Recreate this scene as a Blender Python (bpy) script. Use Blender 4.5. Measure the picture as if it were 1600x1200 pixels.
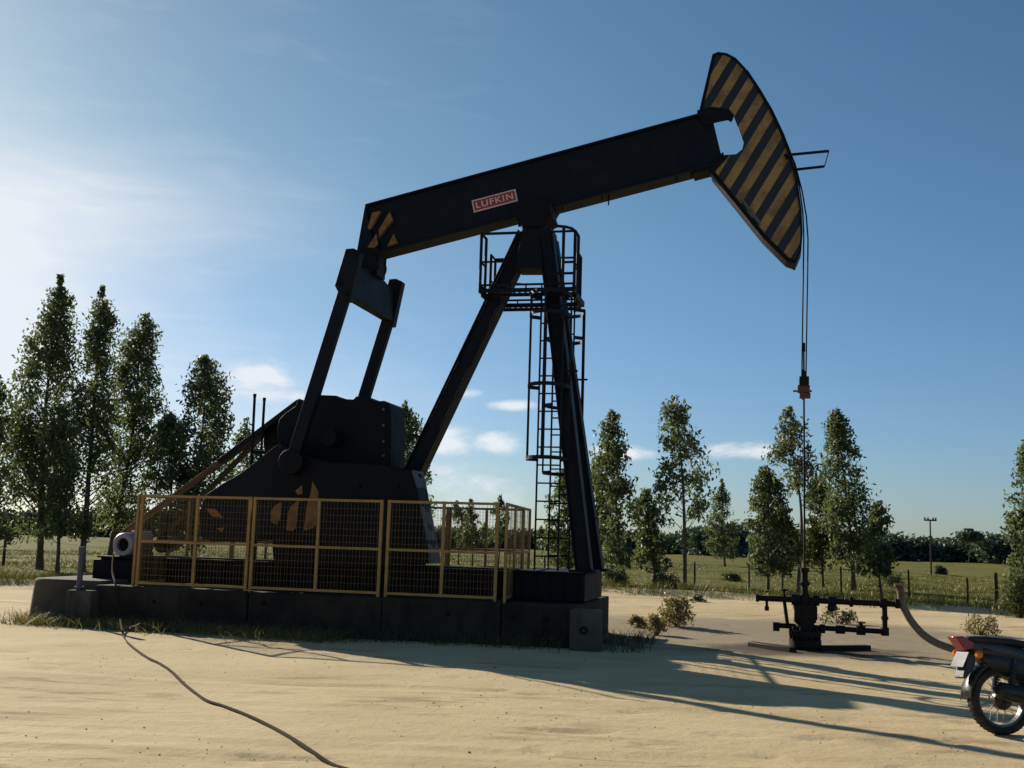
import bpy, bmesh, math, random
import numpy as np
from mathutils import Vector, Matrix
R = math.radians
for o in list(bpy.data.objects):
    bpy.data.objects.remove(o)
scene = bpy.context.scene
C = scene.collection
random.seed(7)
rng = np.random.default_rng(11)

# ------------------------------------------------------------------ camera
F, HZ, RHO, EYE = 1750.0, 838.0, 0.030, 1.6      # focal length in photo pixels, horizon row, roll, eye height
PITCH = math.atan((HZ - 600) / F)
cam_d = bpy.data.cameras.new('camera')
cam = bpy.data.objects.new('camera', cam_d)
C.objects.link(cam)
cam_d.sensor_width = 36
cam_d.lens = F / 1600 * 36
cam_d.clip_end = 3000
CAM_M = (Matrix.Rotation(math.pi / 2 + PITCH, 4, 'X') @ Matrix.Rotation(RHO, 4, 'Z'))
cam.matrix_world = Matrix.Translation((0, 0, EYE)) @ CAM_M
scene.camera = cam

# ------------------------------------------------------------------ light
SUN_AZ, SUN_EL = R(-38), R(22.4)                     # azimuth measured from +Y, negative to the left
sdir = Vector((math.sin(SUN_AZ) * math.cos(SUN_EL), math.cos(SUN_AZ) * math.cos(SUN_EL), math.sin(SUN_EL)))
sun_d = bpy.data.lights.new('sun', 'SUN')
sun_d.energy = 5.0
sun_d.angle = R(0.5)
sun_d.color = (1.0, 0.90, 0.74)
sun = bpy.data.objects.new('sun', sun_d)
C.objects.link(sun)
sun.rotation_mode = 'QUATERNION'
sun.rotation_quaternion = sdir.to_track_quat('Z', 'Y')
sun.location = (-30, 40, 30)

scene.view_settings.view_transform = 'Standard'
scene.view_settings.look = 'None'
scene.view_settings.exposure = 0.50
scene.view_settings.gamma = 1
scene.view_settings.use_curve_mapping = False

world = bpy.data.worlds.new("World")
scene.world = world
world.use_nodes = True


class NT:
    """small helper to wire shader nodes"""
    def __init__(s, tree):
        s.t = tree
        s.n = tree.nodes
        s.l = tree.links

    def new(s, kind, **kw):
        n = s.n.new(kind)
        for k, v in kw.items():
            setattr(n, k, v)
        return n

    def put(s, sock, v):
        if hasattr(v, 'is_linked') or isinstance(v, bpy.types.NodeSocket):
            s.l.new(v, sock)
        else:
            sock.default_value = v

    def math(s, op, a, b=0.0, c=None, clamp=False):
        n = s.new('ShaderNodeMath', operation=op, use_clamp=clamp)
        s.put(n.inputs[0], a)
        s.put(n.inputs[1], b)
        if c is not None:
            s.put(n.inputs[2], c)
        return n.outputs[0]

    def mix(s, f, a, b, blend='MIX'):
        n = s.new('ShaderNodeMix', data_type='RGBA', blend_type=blend)
        s.put(n.inputs[0], f)
        s.put(n.inputs[6], a)
        s.put(n.inputs[7], b)
        return n.outputs[2]

    def noise(s, vec, scale, detail=4, rough=0.55, dist=0.0):
        n = s.new('ShaderNodeTexNoise')
        if vec is not None:
            s.l.new(vec, n.inputs['Vector'])
        n.inputs['Scale'].default_value = scale
        n.inputs['Detail'].default_value = detail
        n.inputs['Roughness'].default_value = rough
        n.inputs['Distortion'].default_value = dist
        return n.outputs['Fac']

    def ramp(s, f, lo, hi):
        n = s.new('ShaderNodeMapRange', interpolation_type='SMOOTHSTEP')
        s.put(n.inputs[0], f)
        n.inputs[1].default_value = lo
        n.inputs[2].default_value = hi
        return n.outputs[0]

    def mapping(s, vec, scale=(1, 1, 1), loc=(0, 0, 0), rot=(0, 0, 0)):
        n = s.new('ShaderNodeMapping')
        s.l.new(vec, n.inputs[0])
        n.inputs['Scale'].default_value = scale
        n.inputs['Location'].default_value = loc
        n.inputs['Rotation'].default_value = rot
        return n.outputs[0]


def build_world():
    k = NT(world.node_tree)
    k.n.clear()
    sky = k.new('ShaderNodeTexSky', sky_type='NISHITA')
    sky.sun_disc = False
    sky.sun_elevation = SUN_EL
    sky.sun_rotation = SUN_AZ
    sky.altitude = 0
    sky.air_density = 1.0
    sky.dust_density = 0.3
    sky.ozone_density = 2.5
    co = k.new('ShaderNodeTexCoord').outputs['Generated']
    sep = k.new('ShaderNodeSeparateXYZ')
    k.l.new(co, sep.inputs[0])
    x, y, z = sep.outputs
    az = k.math('ARCTAN2', x, y)
    el = k.math('ARCSINE', z)
    comb = k.new('ShaderNodeCombineXYZ')
    k.l.new(az, comb.inputs[0])
    k.l.new(k.math('MULTIPLY', el, 2.6), comb.inputs[1])
    n1 = k.noise(comb.outputs[0], 16, 7, 0.6, 0.3)
    n2 = k.noise(k.mapping(comb.outputs[0], (2.2, 5, 1), (3, 1, 0)), 4, 6, 0.55, 0.5)
    total = None
    # low cumulus and wisps: (azimuth, elevation, half width, half height, strength), all in degrees
    for a, e, wa, we, st in ((-13.0, 7.6, 1.9, 0.75, 1.0), (-11.5, 6.6, 5.5, 0.55, 0.55), (-3.6, 4.7, 2.0, 0.75, 0.9),
                             (-0.8, 4.7, 1.5, 0.6, 0.85), (0.0, 6.7, 1.5, 0.35, 0.8), (-2.0, 7.2, 1.6, 0.3, 0.55),
                             (-2.5, 2.4, 4.2, 1.5, 0.55), (6.0, 4.4, 2.2, 0.45, 0.7), (11.2, 4.6, 3.0, 0.6, 0.75),
                             (-40, 9, 11, 4, 0.8),
                             (40, 6, 9, 1.0, 0.6), (95, 9, 12, 2, 0.6), (160, 8, 16, 3, 0.6), (-110, 10, 14, 3, 0.7)):
        da = k.math('DIVIDE', k.math('SUBTRACT', az, R(a)), R(wa))
        de = k.math('DIVIDE', k.math('SUBTRACT', el, R(e)), R(we))
        d2 = k.math('ADD', k.math('MULTIPLY', da, da), k.math('MULTIPLY', de, de))
        m = k.math('MULTIPLY', k.math('POWER', 2.718, k.math('MULTIPLY', d2, -0.8)), st)
        total = m if total is None else k.math('MAXIMUM', total, m)
    fac = k.math('MULTIPLY', k.ramp(k.math('ADD', total, k.math('MULTIPLY', k.math('SUBTRACT', n1, 0.5), 1.5)), 0.28, 1.0),
                 k.ramp(total, 0.03, 0.3))
    wisp = k.math('MULTIPLY', k.math('MULTIPLY', k.ramp(n2, 0.5, 0.8), 0.09), k.ramp(az, R(8), R(-20)))
    # bright glow painted into the sky on the sun's side, with faint cirrus streaks
    veil = None
    for a, e, wa, we, st in ((-29, 9, 8.5, 6.5, 1.3), (-20, 15.5, 9, 2.2, 0.28), (-26, 14, 7, 3, 0.35), (-14, 4, 10, 4.5, 0.42)):
        da = k.math('DIVIDE', k.math('SUBTRACT', az, R(a)), R(wa))
        de = k.math('DIVIDE', k.math('SUBTRACT', el, R(e)), R(we))
        d2 = k.math('ADD', k.math('MULTIPLY', da, da), k.math('MULTIPLY', de, de))
        m = k.math('MULTIPLY', k.math('POWER', 2.718, k.math('MULTIPLY', d2, -1.0)), st)
        veil = m if veil is None else k.math('ADD', veil, m)
    veil = k.math('MULTIPLY', veil, k.math('ADD', 0.80, k.math('MULTIPLY', k.ramp(n2, 0.3, 0.75), 0.28)))
    fac = k.math('MINIMUM', k.math('ADD', k.math('ADD', fac, wisp), veil), 0.88)
    tint = k.mix(1.0, sky.outputs[0], k.mix(k.ramp(el, R(1), R(20)), (0.74, 0.93, 1.24, 1), k.mix(k.ramp(az, R(-22), R(26)), (0.99, 1.14, 1.09, 1), (0.74, 1.02, 1.12, 1))), 'MULTIPLY')
    col = k.mix(fac, tint, (11.5, 11.9, 12.4, 1))
    bg = k.new('ShaderNodeBackground')
    k.l.new(col, bg.inputs[0])
    bg.inputs[1].default_value = 0.053
    out = k.new('ShaderNodeOutputWorld')
    k.l.new(bg.outputs[0], out.inputs[0])


build_world()

# ------------------------------------------------------------------ survey helpers: photo pixel -> place in the world
CAM3 = np.array(CAM_M.to_3x3())
CAMP = np.array([0, 0, EYE])


def ray(px, py):
    return CAM3 @ np.array([(px - 800) / F, -(py - 600) / F, -1.0])


def ground(px, py, z=0.0):
    r = ray(px, py)
    return CAMP + r * (z - EYE) / r[2]


def at(px, py, d):
    r = ray(px, py)
    return CAMP + r * (d / r[1])


TH = R(13)
WELL = ground(1258, 1016)
AX = np.array([math.cos(TH), -math.sin(TH), 0])
AY = np.array([math.sin(TH), math.cos(TH), 0])


def U(px, py, lat):
    """point of the pumping unit's own frame: x towards the well, y across the unit (away from the road), z up"""
    r = ray(px, py)
    k = (lat - AY @ (CAMP - WELL)) / (AY @ r)
    p = CAMP + r * k - WELL
    return (float(AX @ p), lat, float(p[2]))


def local(p):
    p = np.array(p) - WELL
    return (float(AX @ p), float(AY @ p), float(p[2]))


# ------------------------------------------------------------------ materials
def principled(name, col, rough=0.6, metal=0.0, spec=0.5):
    m = bpy.data.materials.new(name)
    m.use_nodes = True
    k = NT(m.node_tree)
    b = m.node_tree.nodes['Principled BSDF']
    b.inputs['Base Color'].default_value = (*col, 1)
    b.inputs['Roughness'].default_value = rough
    b.inputs['Metallic'].default_value = metal
    b.inputs['Specular IOR Level'].default_value = spec
    return m, k, b


def worn(name, col, wear=(0.12, 0.07, 0.045), rough=0.5, amount=0.5, scale=3.0, bump=0.15, spec=0.4, metal=0.0):
    """paint or steel with dust, rust blotches and uneven gloss"""
    m, k, b = principled(name, col, rough, metal, spec)
    co = k.new('ShaderNodeTexCoord').outputs['Object']
    n1 = k.noise(co, scale, 8, 0.65, 0.2)
    n2 = k.noise(co, scale * 9, 5, 0.6)
    n3 = k.noise(k.mapping(co, (4, 4, 0.6)), scale * 1.4, 5, 0.6)
    f = k.math('MULTIPLY', k.ramp(k.math('ADD', n1, k.math('MULTIPLY', n2, 0.35)), 0.62, 0.86), amount)
    f2 = k.math('MULTIPLY', k.ramp(n3, 0.45, 0.8), amount * 0.6)
    c = k.mix(k.math('MAXIMUM', f, f2), (*col, 1), (*wear, 1))
    k.l.new(c, b.inputs['Base Color'])
    k.l.new(k.math('ADD', k.math('MULTIPLY', n1, 0.35), rough - 0.15), b.inputs['Roughness'])
    bp = k.new('ShaderNodeBump')
    bp.inputs['Strength'].default_value = bump
    bp.inputs['Distance'].default_value = 0.01
    k.l.new(n2, bp.inputs['Height'])
    k.l.new(bp.outputs[0], b.inputs['Normal'])
    return m


M = {}
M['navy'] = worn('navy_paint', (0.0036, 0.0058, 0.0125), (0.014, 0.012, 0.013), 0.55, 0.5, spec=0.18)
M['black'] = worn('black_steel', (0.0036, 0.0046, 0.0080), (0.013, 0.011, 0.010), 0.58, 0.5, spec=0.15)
M['grey'] = worn('grey_paint', (0.085, 0.09, 0.105), (0.05, 0.045, 0.04), 0.55, 0.4, spec=0.3)
M['lightgrey'] = worn('light_grey_paint', (0.26, 0.26, 0.30), (0.2, 0.17, 0.14), 0.45, 0.4)
M['yellow'] = worn('hazard_yellow_paint', (0.25, 0.115, 0.025), (0.05, 0.03, 0.02), 0.55, 0.85, 5)
M['fence'] = worn('fence_yellow_paint', (0.36, 0.215, 0.060), (0.17, 0.085, 0.033), 0.5, 0.5, 5)
M['wire'] = worn('fence_wire', (0.22, 0.13, 0.042), (0.15, 0.07, 0.03), 0.5, 0.5, 8)
M['rust'] = worn('rusty_steel', (0.13, 0.058, 0.03), (0.05, 0.03, 0.02), 0.7, 0.6, 6)
M['guard'] = worn('guard_brown_paint', (0.13, 0.058, 0.024), (0.05, 0.025, 0.016), 0.6, 0.5, 4)
M['oily'] = worn('oily_steel', (0.010, 0.008, 0.007), (0.030, 0.018, 0.011), 0.65, 0.5, 6, spec=0.2)
M['cable'] = worn('cable_sheath', (0.042, 0.026, 0.020), (0.09, 0.06, 0.04), 0.95, 0.5, 6, spec=0.06)
M['hose'] = worn('hose_rubber', (0.15, 0.112, 0.078), (0.26, 0.20, 0.135), 0.7, 0.5, 8, spec=0.25)
M['rubber'] = worn('tyre_rubber', (0.012, 0.012, 0.012), (0.08, 0.06, 0.045), 0.75, 0.5, 7)
M['plastic'] = worn('black_plastic', (0.012, 0.012, 0.013), (0.06, 0.05, 0.04), 0.35, 0.3, 7)
M['chrome'] = worn('bright_metal', (0.45, 0.45, 0.46), (0.2, 0.17, 0.13), 0.25, 0.3, 8, 0.05, 0.5, 0.9)
M['red_plate'] = worn('red_sign_paint', (0.34, 0.035, 0.038), (0.2, 0.05, 0.04), 0.5, 0.25)
M['white_paint'] = worn('white_sign_paint', (0.58, 0.53, 0.52), (0.4, 0.3, 0.25), 0.5, 0.25)
M['red_lens'] = principled('red_lens', (0.26, 0.008, 0.02), 0.2)[0]
M['amber_lens'] = principled('amber_lens', (0.60, 0.16, 0.02), 0.2)[0]
M['plate'] = worn('number_plate_paint', (0.22, 0.23, 0.25), (0.12, 0.11, 0.1), 0.6, 0.4, 8, spec=0.2)
M['rim'] = worn('dull_rim_metal', (0.12, 0.12, 0.125), (0.07, 0.06, 0.05), 0.5, 0.4, 8, 0.05, 0.4, 0.6)
M['fairing'] = worn('charcoal_fairing', (0.035, 0.036, 0.040), (0.08, 0.07, 0.06), 0.3, 0.3, 6)
M['seat'] = worn('seat_vinyl', (0.012, 0.012, 0.014), (0.05, 0.045, 0.04), 0.5, 0.3, 8)
M['wood'] = worn('weathered_wood', (0.045, 0.033, 0.024), (0.02, 0.015, 0.011), 0.85, 0.5, 9)
M['bark'] = worn('bark', (0.085, 0.060, 0.042), (0.20, 0.16, 0.12), 0.9, 0.4, 5)
M['belt'] = worn('belt_rubber', (0.02, 0.017, 0.015), (0.08, 0.05, 0.03), 0.7, 0.4, 6)


def concrete_mat(name, col, dark):
    m, k, b = principled(name, col, 0.9, 0, 0.25)
    co = k.new('ShaderNodeTexCoord').outputs['Object']
    n1 = k.noise(co, 1.1, 8, 0.65, 0.4)
    n2 = k.noise(k.mapping(co, (5, 5, 0.7)), 1.8, 6, 0.6)
    n3 = k.noise(co, 30, 4, 0.7)
    c = k.mix(k.ramp(n1, 0.35, 0.68), (*col, 1), (*dark, 1))
    c = k.mix(k.math('MULTIPLY', k.ramp(n2, 0.5, 0.75), 0.6), c, (dark[0] * .55, dark[1] * .55, dark[2] * .55, 1))
    c = k.mix(k.math('MULTIPLY', k.ramp(n3, 0.55, 0.8), 0.35), c, (col[0] * 1.3, col[1] * 1.3, col[2] * 1.3, 1))
    k.l.new(c, b.inputs['Base Color'])
    bp = k.new('ShaderNodeBump')
    bp.inputs['Strength'].default_value = 0.5
    bp.inputs['Distance'].default_value = 0.02
    k.l.new(k.math('ADD', n3, n1), bp.inputs['Height'])
    k.l.new(bp.outputs[0], b.inputs['Normal'])
    return m


M['concrete'] = concrete_mat('stained_concrete', (0.044, 0.037, 0.026), (0.016, 0.013, 0.010))
M['concrete_pale'] = concrete_mat('pale_concrete', (0.115, 0.102, 0.080), (0.055, 0.047, 0.035))


def leaf_mat(name, col, col2, trans=0.35):
    m = bpy.data.materials.new(name)
    m.use_nodes = True
    k = NT(m.node_tree)
    k.n.clear()
    geo = k.new('ShaderNodeNewGeometry')
    co = k.new('ShaderNodeTexCoord').outputs['Object']
    n = k.noise(co, 1.3, 3, 0.6)
    f = k.math('ADD', k.math('MULTIPLY', geo.outputs['Random Per Island'], 0.6), k.math('MULTIPLY', n, 0.5), clamp=True)
    c = k.mix(f, (*col, 1), (*col2, 1))
    b = k.new('ShaderNodeBsdfPrincipled')
    k.l.new(c, b.inputs['Base Color'])
    b.inputs['Roughness'].default_value = 0.5
    b.inputs['Specular IOR Level'].default_value = 0.3
    t = k.new('ShaderNodeBsdfTranslucent')
    k.l.new(k.mix(1.0, c, (1.25, 1.45, 0.75, 1), 'MULTIPLY'), t.inputs[0])
    mx = k.new('ShaderNodeMixShader')
    mx.inputs[0].default_value = trans
    k.l.new(b.outputs[0], mx.inputs[1])
    k.l.new(t.outputs[0], mx.inputs[2])
    o = k.new('ShaderNodeOutputMaterial')
    k.l.new(mx.outputs[0], o.inputs[0])
    return m


M['leaf'] = leaf_mat('eucalyptus_leaf', (0.040, 0.052, 0.024), (0.165, 0.175, 0.105), 0.45)
M['leaf_far'] = leaf_mat('hazed_woodland_leaf', (0.042, 0.062, 0.052), (0.072, 0.098, 0.078), 0.25)  # distance haze put into the leaf colour, lifted towards teal
M['leaf_yellow'] = leaf_mat('young_leaf', (0.05, 0.058, 0.020), (0.11, 0.115, 0.045))
M['dry'] = leaf_mat('dry_weed', (0.13, 0.105, 0.042), (0.27, 0.21, 0.095), 0.3)
M['grass'] = leaf_mat('grass_blade', (0.100, 0.098, 0.020), (0.170, 0.145, 0.038), 0.2)
M['weed'] = leaf_mat('green_weed', (0.040, 0.040, 0.016), (0.11, 0.092, 0.042), 0.2)


# ------------------------------------------------------------------ mesh builder
class MB:
    def __init__(s):
        s.v = []
        s.f = []

    def add(s, verts, faces):
        o = len(s.v)
        s.v += [tuple(map(float, p)) for p in verts]
        s.f += [tuple(i + o for i in f) for f in faces]
        return s

    def box(s, x0, x1, y0, y1, z0, z1):
        return s.add([(x0, y0, z0), (x1, y0, z0), (x1, y1, z0), (x0, y1, z0), (x0, y0, z1), (x1, y0, z1), (x1, y1, z1), (x0, y1, z1)],
                     [(0, 3, 2, 1), (4, 5, 6, 7), (0, 1, 5, 4), (1, 2, 6, 5), (2, 3, 7, 6), (3, 0, 4, 7)])

    def bar(s, a, b, w, h, side=(0, 1, 0)):
        """bar from a to b; w along `side`, h across it"""
        a, b, sd = Vector(a), Vector(b), Vector(side)
        d = (b - a).normalized()
        n = d.cross(sd)
        if n.length < 1e-4:
            n = d.cross(Vector((1, 0, 0)))
        n.normalize()
        t = n.cross(d).normalized()
        vs = []
        for p in (a, b):
            for i, j in ((-1, -1), (1, -1), (1, 1), (-1, 1)):
                vs.append(p + t * (w / 2 * i) + n * (h / 2 * j))
        return s.add(vs, [(0, 3, 2, 1), (4, 5, 6, 7), (0, 1, 5, 4), (1, 2, 6, 5), (2, 3, 7, 6), (3, 0, 4, 7)])

    def tube(s, pts, r, n=8, r_end=None):
        pts = [Vector(p) for p in pts]
        N = len(pts)
        vs, fs = [], []
        up = None
        for i, p in enumerate(pts):
            d = (pts[min(i + 1, N - 1)] - pts[max(i - 1, 0)]).normalized()
            if up is None:
                up = d.orthogonal().normalized()
            up = (up - d * up.dot(d))
            if up.length < 1e-5:
                up = d.orthogonal()
            up.normalize()
            w = d.cross(up)
            rr = r[i] if isinstance(r, (list, tuple)) else (r if r_end is None else r + (r_end - r) * i / max(N - 1, 1))
            for k in range(n):
                a = 2 * math.pi * k / n
                vs.append(p + up * (rr * math.cos(a)) + w * (rr * math.sin(a)))
        for i in range(N - 1):
            for k in range(n):
                fs.append((i * n + k, i * n + (k + 1) % n, (i + 1) * n + (k + 1) % n, (i + 1) * n + k))
        fs.append(tuple(range(n - 1, -1, -1)))
        fs.append(tuple((N - 1) * n + k for k in range(n)))
        return s.add(vs, fs)

    def prism(s, poly, y0, y1):
        """polygon in the x-z plane pulled along y"""
        n = len(poly)
        vs = [(p[0], y0, p[-1]) for p in poly] + [(p[0], y1, p[-1]) for p in poly]
        fs = [tuple(range(n)), tuple(range(2 * n - 1, n - 1, -1))]
        fs += [(i, n + i, n + (i + 1) % n, (i + 1) % n) for i in range(n)]
        return s.add(vs, fs)

    def pprism(s, px, y0, y1, ref=None):
        """prism whose outline was surveyed from the photograph at lateral position ref"""
        r = y0 if ref is None else ref
        return s.prism([U(a, b, r) for a, b in px], y0, y1)

    def disc(s, c, r, y0, y1, n=32, r_in=0.0):
        """drum with its axis across the unit (y)"""
        return s.lathe([(r_in, y0), (r, y0), (r, y1), (r_in, y1)], c, n)

    def lathe(s, prof, c, n=32, axis='y', closed=True):
        vs, fs = [], []
        m = len(prof)
        for k in range(n):
            a = 2 * math.pi * k / n
            for r, h in prof:
                r = max(r, 1e-4)
                if axis == 'y':
                    vs.append((c[0] + r * math.cos(a), c[1] + h, c[2] + r * math.sin(a)))
                elif axis == 'z':
                    vs.append((c[0] + r * math.cos(a), c[1] + r * math.sin(a), c[2] + h))
                else:
                    vs.append((c[0] + h, c[1] + r * math.cos(a), c[2] + r * math.sin(a)))
        for k in range(n):
            k2 = (k + 1) % n
            for i in range(m if closed else m - 1):
                j = (i + 1) % m
                fs.append((k * m + i, k * m + j, k2 * m + j, k2 * m + i))
        return s.add(vs, fs)

    def build_each(s, name, mat, parent=None, smooth=35, bevel=0.0):
        """every connected piece as an object of its own"""
        par = list(range(len(s.v)))

        def find(i):
            while par[i] != i:
                par[i] = par[par[i]]
                i = par[i]
            return i
        for f in s.f:
            for i in f[1:]:
                par[find(i)] = find(f[0])
        groups = {}
        for f in s.f:
            groups.setdefault(find(f[0]), []).append(f)
        out = []
        for fs in groups.values():
            ids = sorted({i for f in fs for i in f})
            new = {i: j for j, i in enumerate(ids)}
            q = MB()
            q.add([s.v[i] for i in ids], [tuple(new[i] for i in f) for f in fs])
            out.append(q.build(name, mat, parent, smooth, bevel))
        return out

    def build(s, name, mat, parent=None, smooth=35, bevel=0.0, loc=None):
        me = bpy.data.meshes.new(name)
        me.from_pydata(s.v, [], s.f)
        bm = bmesh.new()
        bm.from_mesh(me)
        bmesh.ops.recalc_face_normals(bm, faces=bm.faces)
        bm.to_mesh(me)
        bm.free()
        me.materials.append(M[mat] if isinstance(mat, str) else mat)
        ob = bpy.data.objects.new(name, me)
        C.objects.link(ob)
        if parent:
            ob.parent = parent
        if smooth:
            me.polygons.foreach_set('use_smooth', [True] * len(me.polygons))
            me.set_sharp_from_angle(angle=R(smooth))
        if bevel:
            b = ob.modifiers.new('bevel', 'BEVEL')
            b.width = bevel
            b.segments = 2
            b.limit_method = 'ANGLE'
            b.angle_limit = R(40)
        if loc:
            ob.location = loc
        return ob


def tag(o, label=None, cat=None, group=None, kind=None):
    if label:
        o['label'] = label
    if cat:
        o['category'] = cat
    if group:
        o['group'] = group
    if kind:
        o['kind'] = kind
    return o


def empty(name, loc, rz=0.0):
    o = bpy.data.objects.new(name, None)
    C.objects.link(o)
    o.location = loc
    o.rotation_euler = (0, 0, rz)
    o.empty_display_size = 0.3
    return o


def raw_mesh(name, verts, quads, mat, parent=None, smooth=False):
    """numpy mesh of quads"""
    me = bpy.data.meshes.new(name)
    nv, nq = len(verts), len(quads)
    me.vertices.add(nv)
    me.vertices.foreach_set('co', np.asarray(verts, dtype=np.float32).ravel())
    me.loops.add(nq * 4)
    me.loops.foreach_set('vertex_index', np.asarray(quads, dtype=np.int32).ravel())
    me.polygons.add(nq)
    me.polygons.foreach_set('loop_start', np.arange(nq, dtype=np.int32) * 4)
    me.update(calc_edges=True)
    me.materials.append(M[mat] if isinstance(mat, str) else mat)
    if smooth:
        me.polygons.foreach_set('use_smooth', [True] * nq)
    ob = bpy.data.objects.new(name, me)
    C.objects.link(ob)
    if parent:
        ob.parent = parent
    return ob


def vnoise(x, y, seed=0):
    """smooth value noise, numpy"""
    x = np.asarray(x, float)
    y = np.asarray(y, float)
    xi, yi = np.floor(x).astype(np.int64), np.floor(y).astype(np.int64)
    xf, yf = x - xi, y - yi

    def h(a, b):
        v = (a * 374761393 + b * 668265263 + seed * 974711) & 0x7fffffff
        v = ((v ^ (v >> 13)) * 1274126177) & 0x7fffffff
        return ((v ^ (v >> 16)) & 0xffff) / 65535.0
    u, w = xf * xf * (3 - 2 * xf), yf * yf * (3 - 2 * yf)
    return (h(xi, yi) * (1 - u) + h(xi + 1, yi) * u) * (1 - w) + (h(xi, yi + 1) * (1 - u) + h(xi + 1, yi + 1) * u) * w


# ------------------------------------------------------------------ ground
EDGE = [(-60, 31.0), (-20, 30.0), (-13, 29.0), (-5, 33.5), (3, 35.0), (8, 33.0), (13, 29.0), (20, 25.5), (60, 14.0)]


def edge_y(x):
    return np.interp(x, [e[0] for e in EDGE], [e[1] for e in EDGE]) + (vnoise(np.asarray(x) * 0.8, 0 * np.asarray(x), 5) - .5) * 1.1


def sand_height(x, y):
    h = (vnoise(x * .35, y * .35, 1) - .5) * 0.05 + (vnoise(x * 1.3, y * 1.3, 2) - .5) * 0.014 + (vnoise(x * 4.5, y * 4.5, 3) - .5) * 0.007
    for cx, cy, ang, amp, ph in ((0, 7.2, 4, .5, 0.3), (0, 8.8, 4, .5, 0.3), (-2, 11.3, -6, .7, 1.4), (-2, 12.8, -6, .7, 1.4), (4, 22.5, 3, .6, 2.0), (4, 24.2, 3, .6, 2.0), (0, 5.6, -9, .4, .9)):
        t = math.radians(ang)
        u = (x - cx) * math.cos(t) + (y - cy) * math.sin(t)
        v = -(x - cx) * math.sin(t) + (y - cy) * math.cos(t) + amp * np.sin(u * .16 + ph)
        w = 0.35 + 0.65 * vnoise(u * .35, v * 0 + cy, 14)
        h = h + 0.4 * w * (-0.020 * np.exp(-(v / .13) ** 2) + 0.010 * np.exp(-((np.abs(v) - .24) / .09) ** 2))
    fp_ = vnoise(x * 3.4, y * 3.4, 33)
    h = h - 0.020 * np.clip((fp_ - .80) / .12, 0, 1) * (vnoise(x * .3, y * .3, 34) > .5)
    e = edge_y(x) - y                                   # metres short of the grass edge
    h = h + 0.16 * np.exp(-((e - 0.55) / 0.38) ** 2) * (0.5 + vnoise(x * .5, y * 0, 8)) + 0.10 * np.exp(-((e - 2.6) / 0.30) ** 2) * vnoise(x * .3 + 9, y * 0, 9)
    r = np.hypot(x, y)
    return h * np.clip((r - 1.0) / 4.0, 0.15, 1.0) - 0.25 * np.clip(-e / 0.4, 0, 1)


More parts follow.
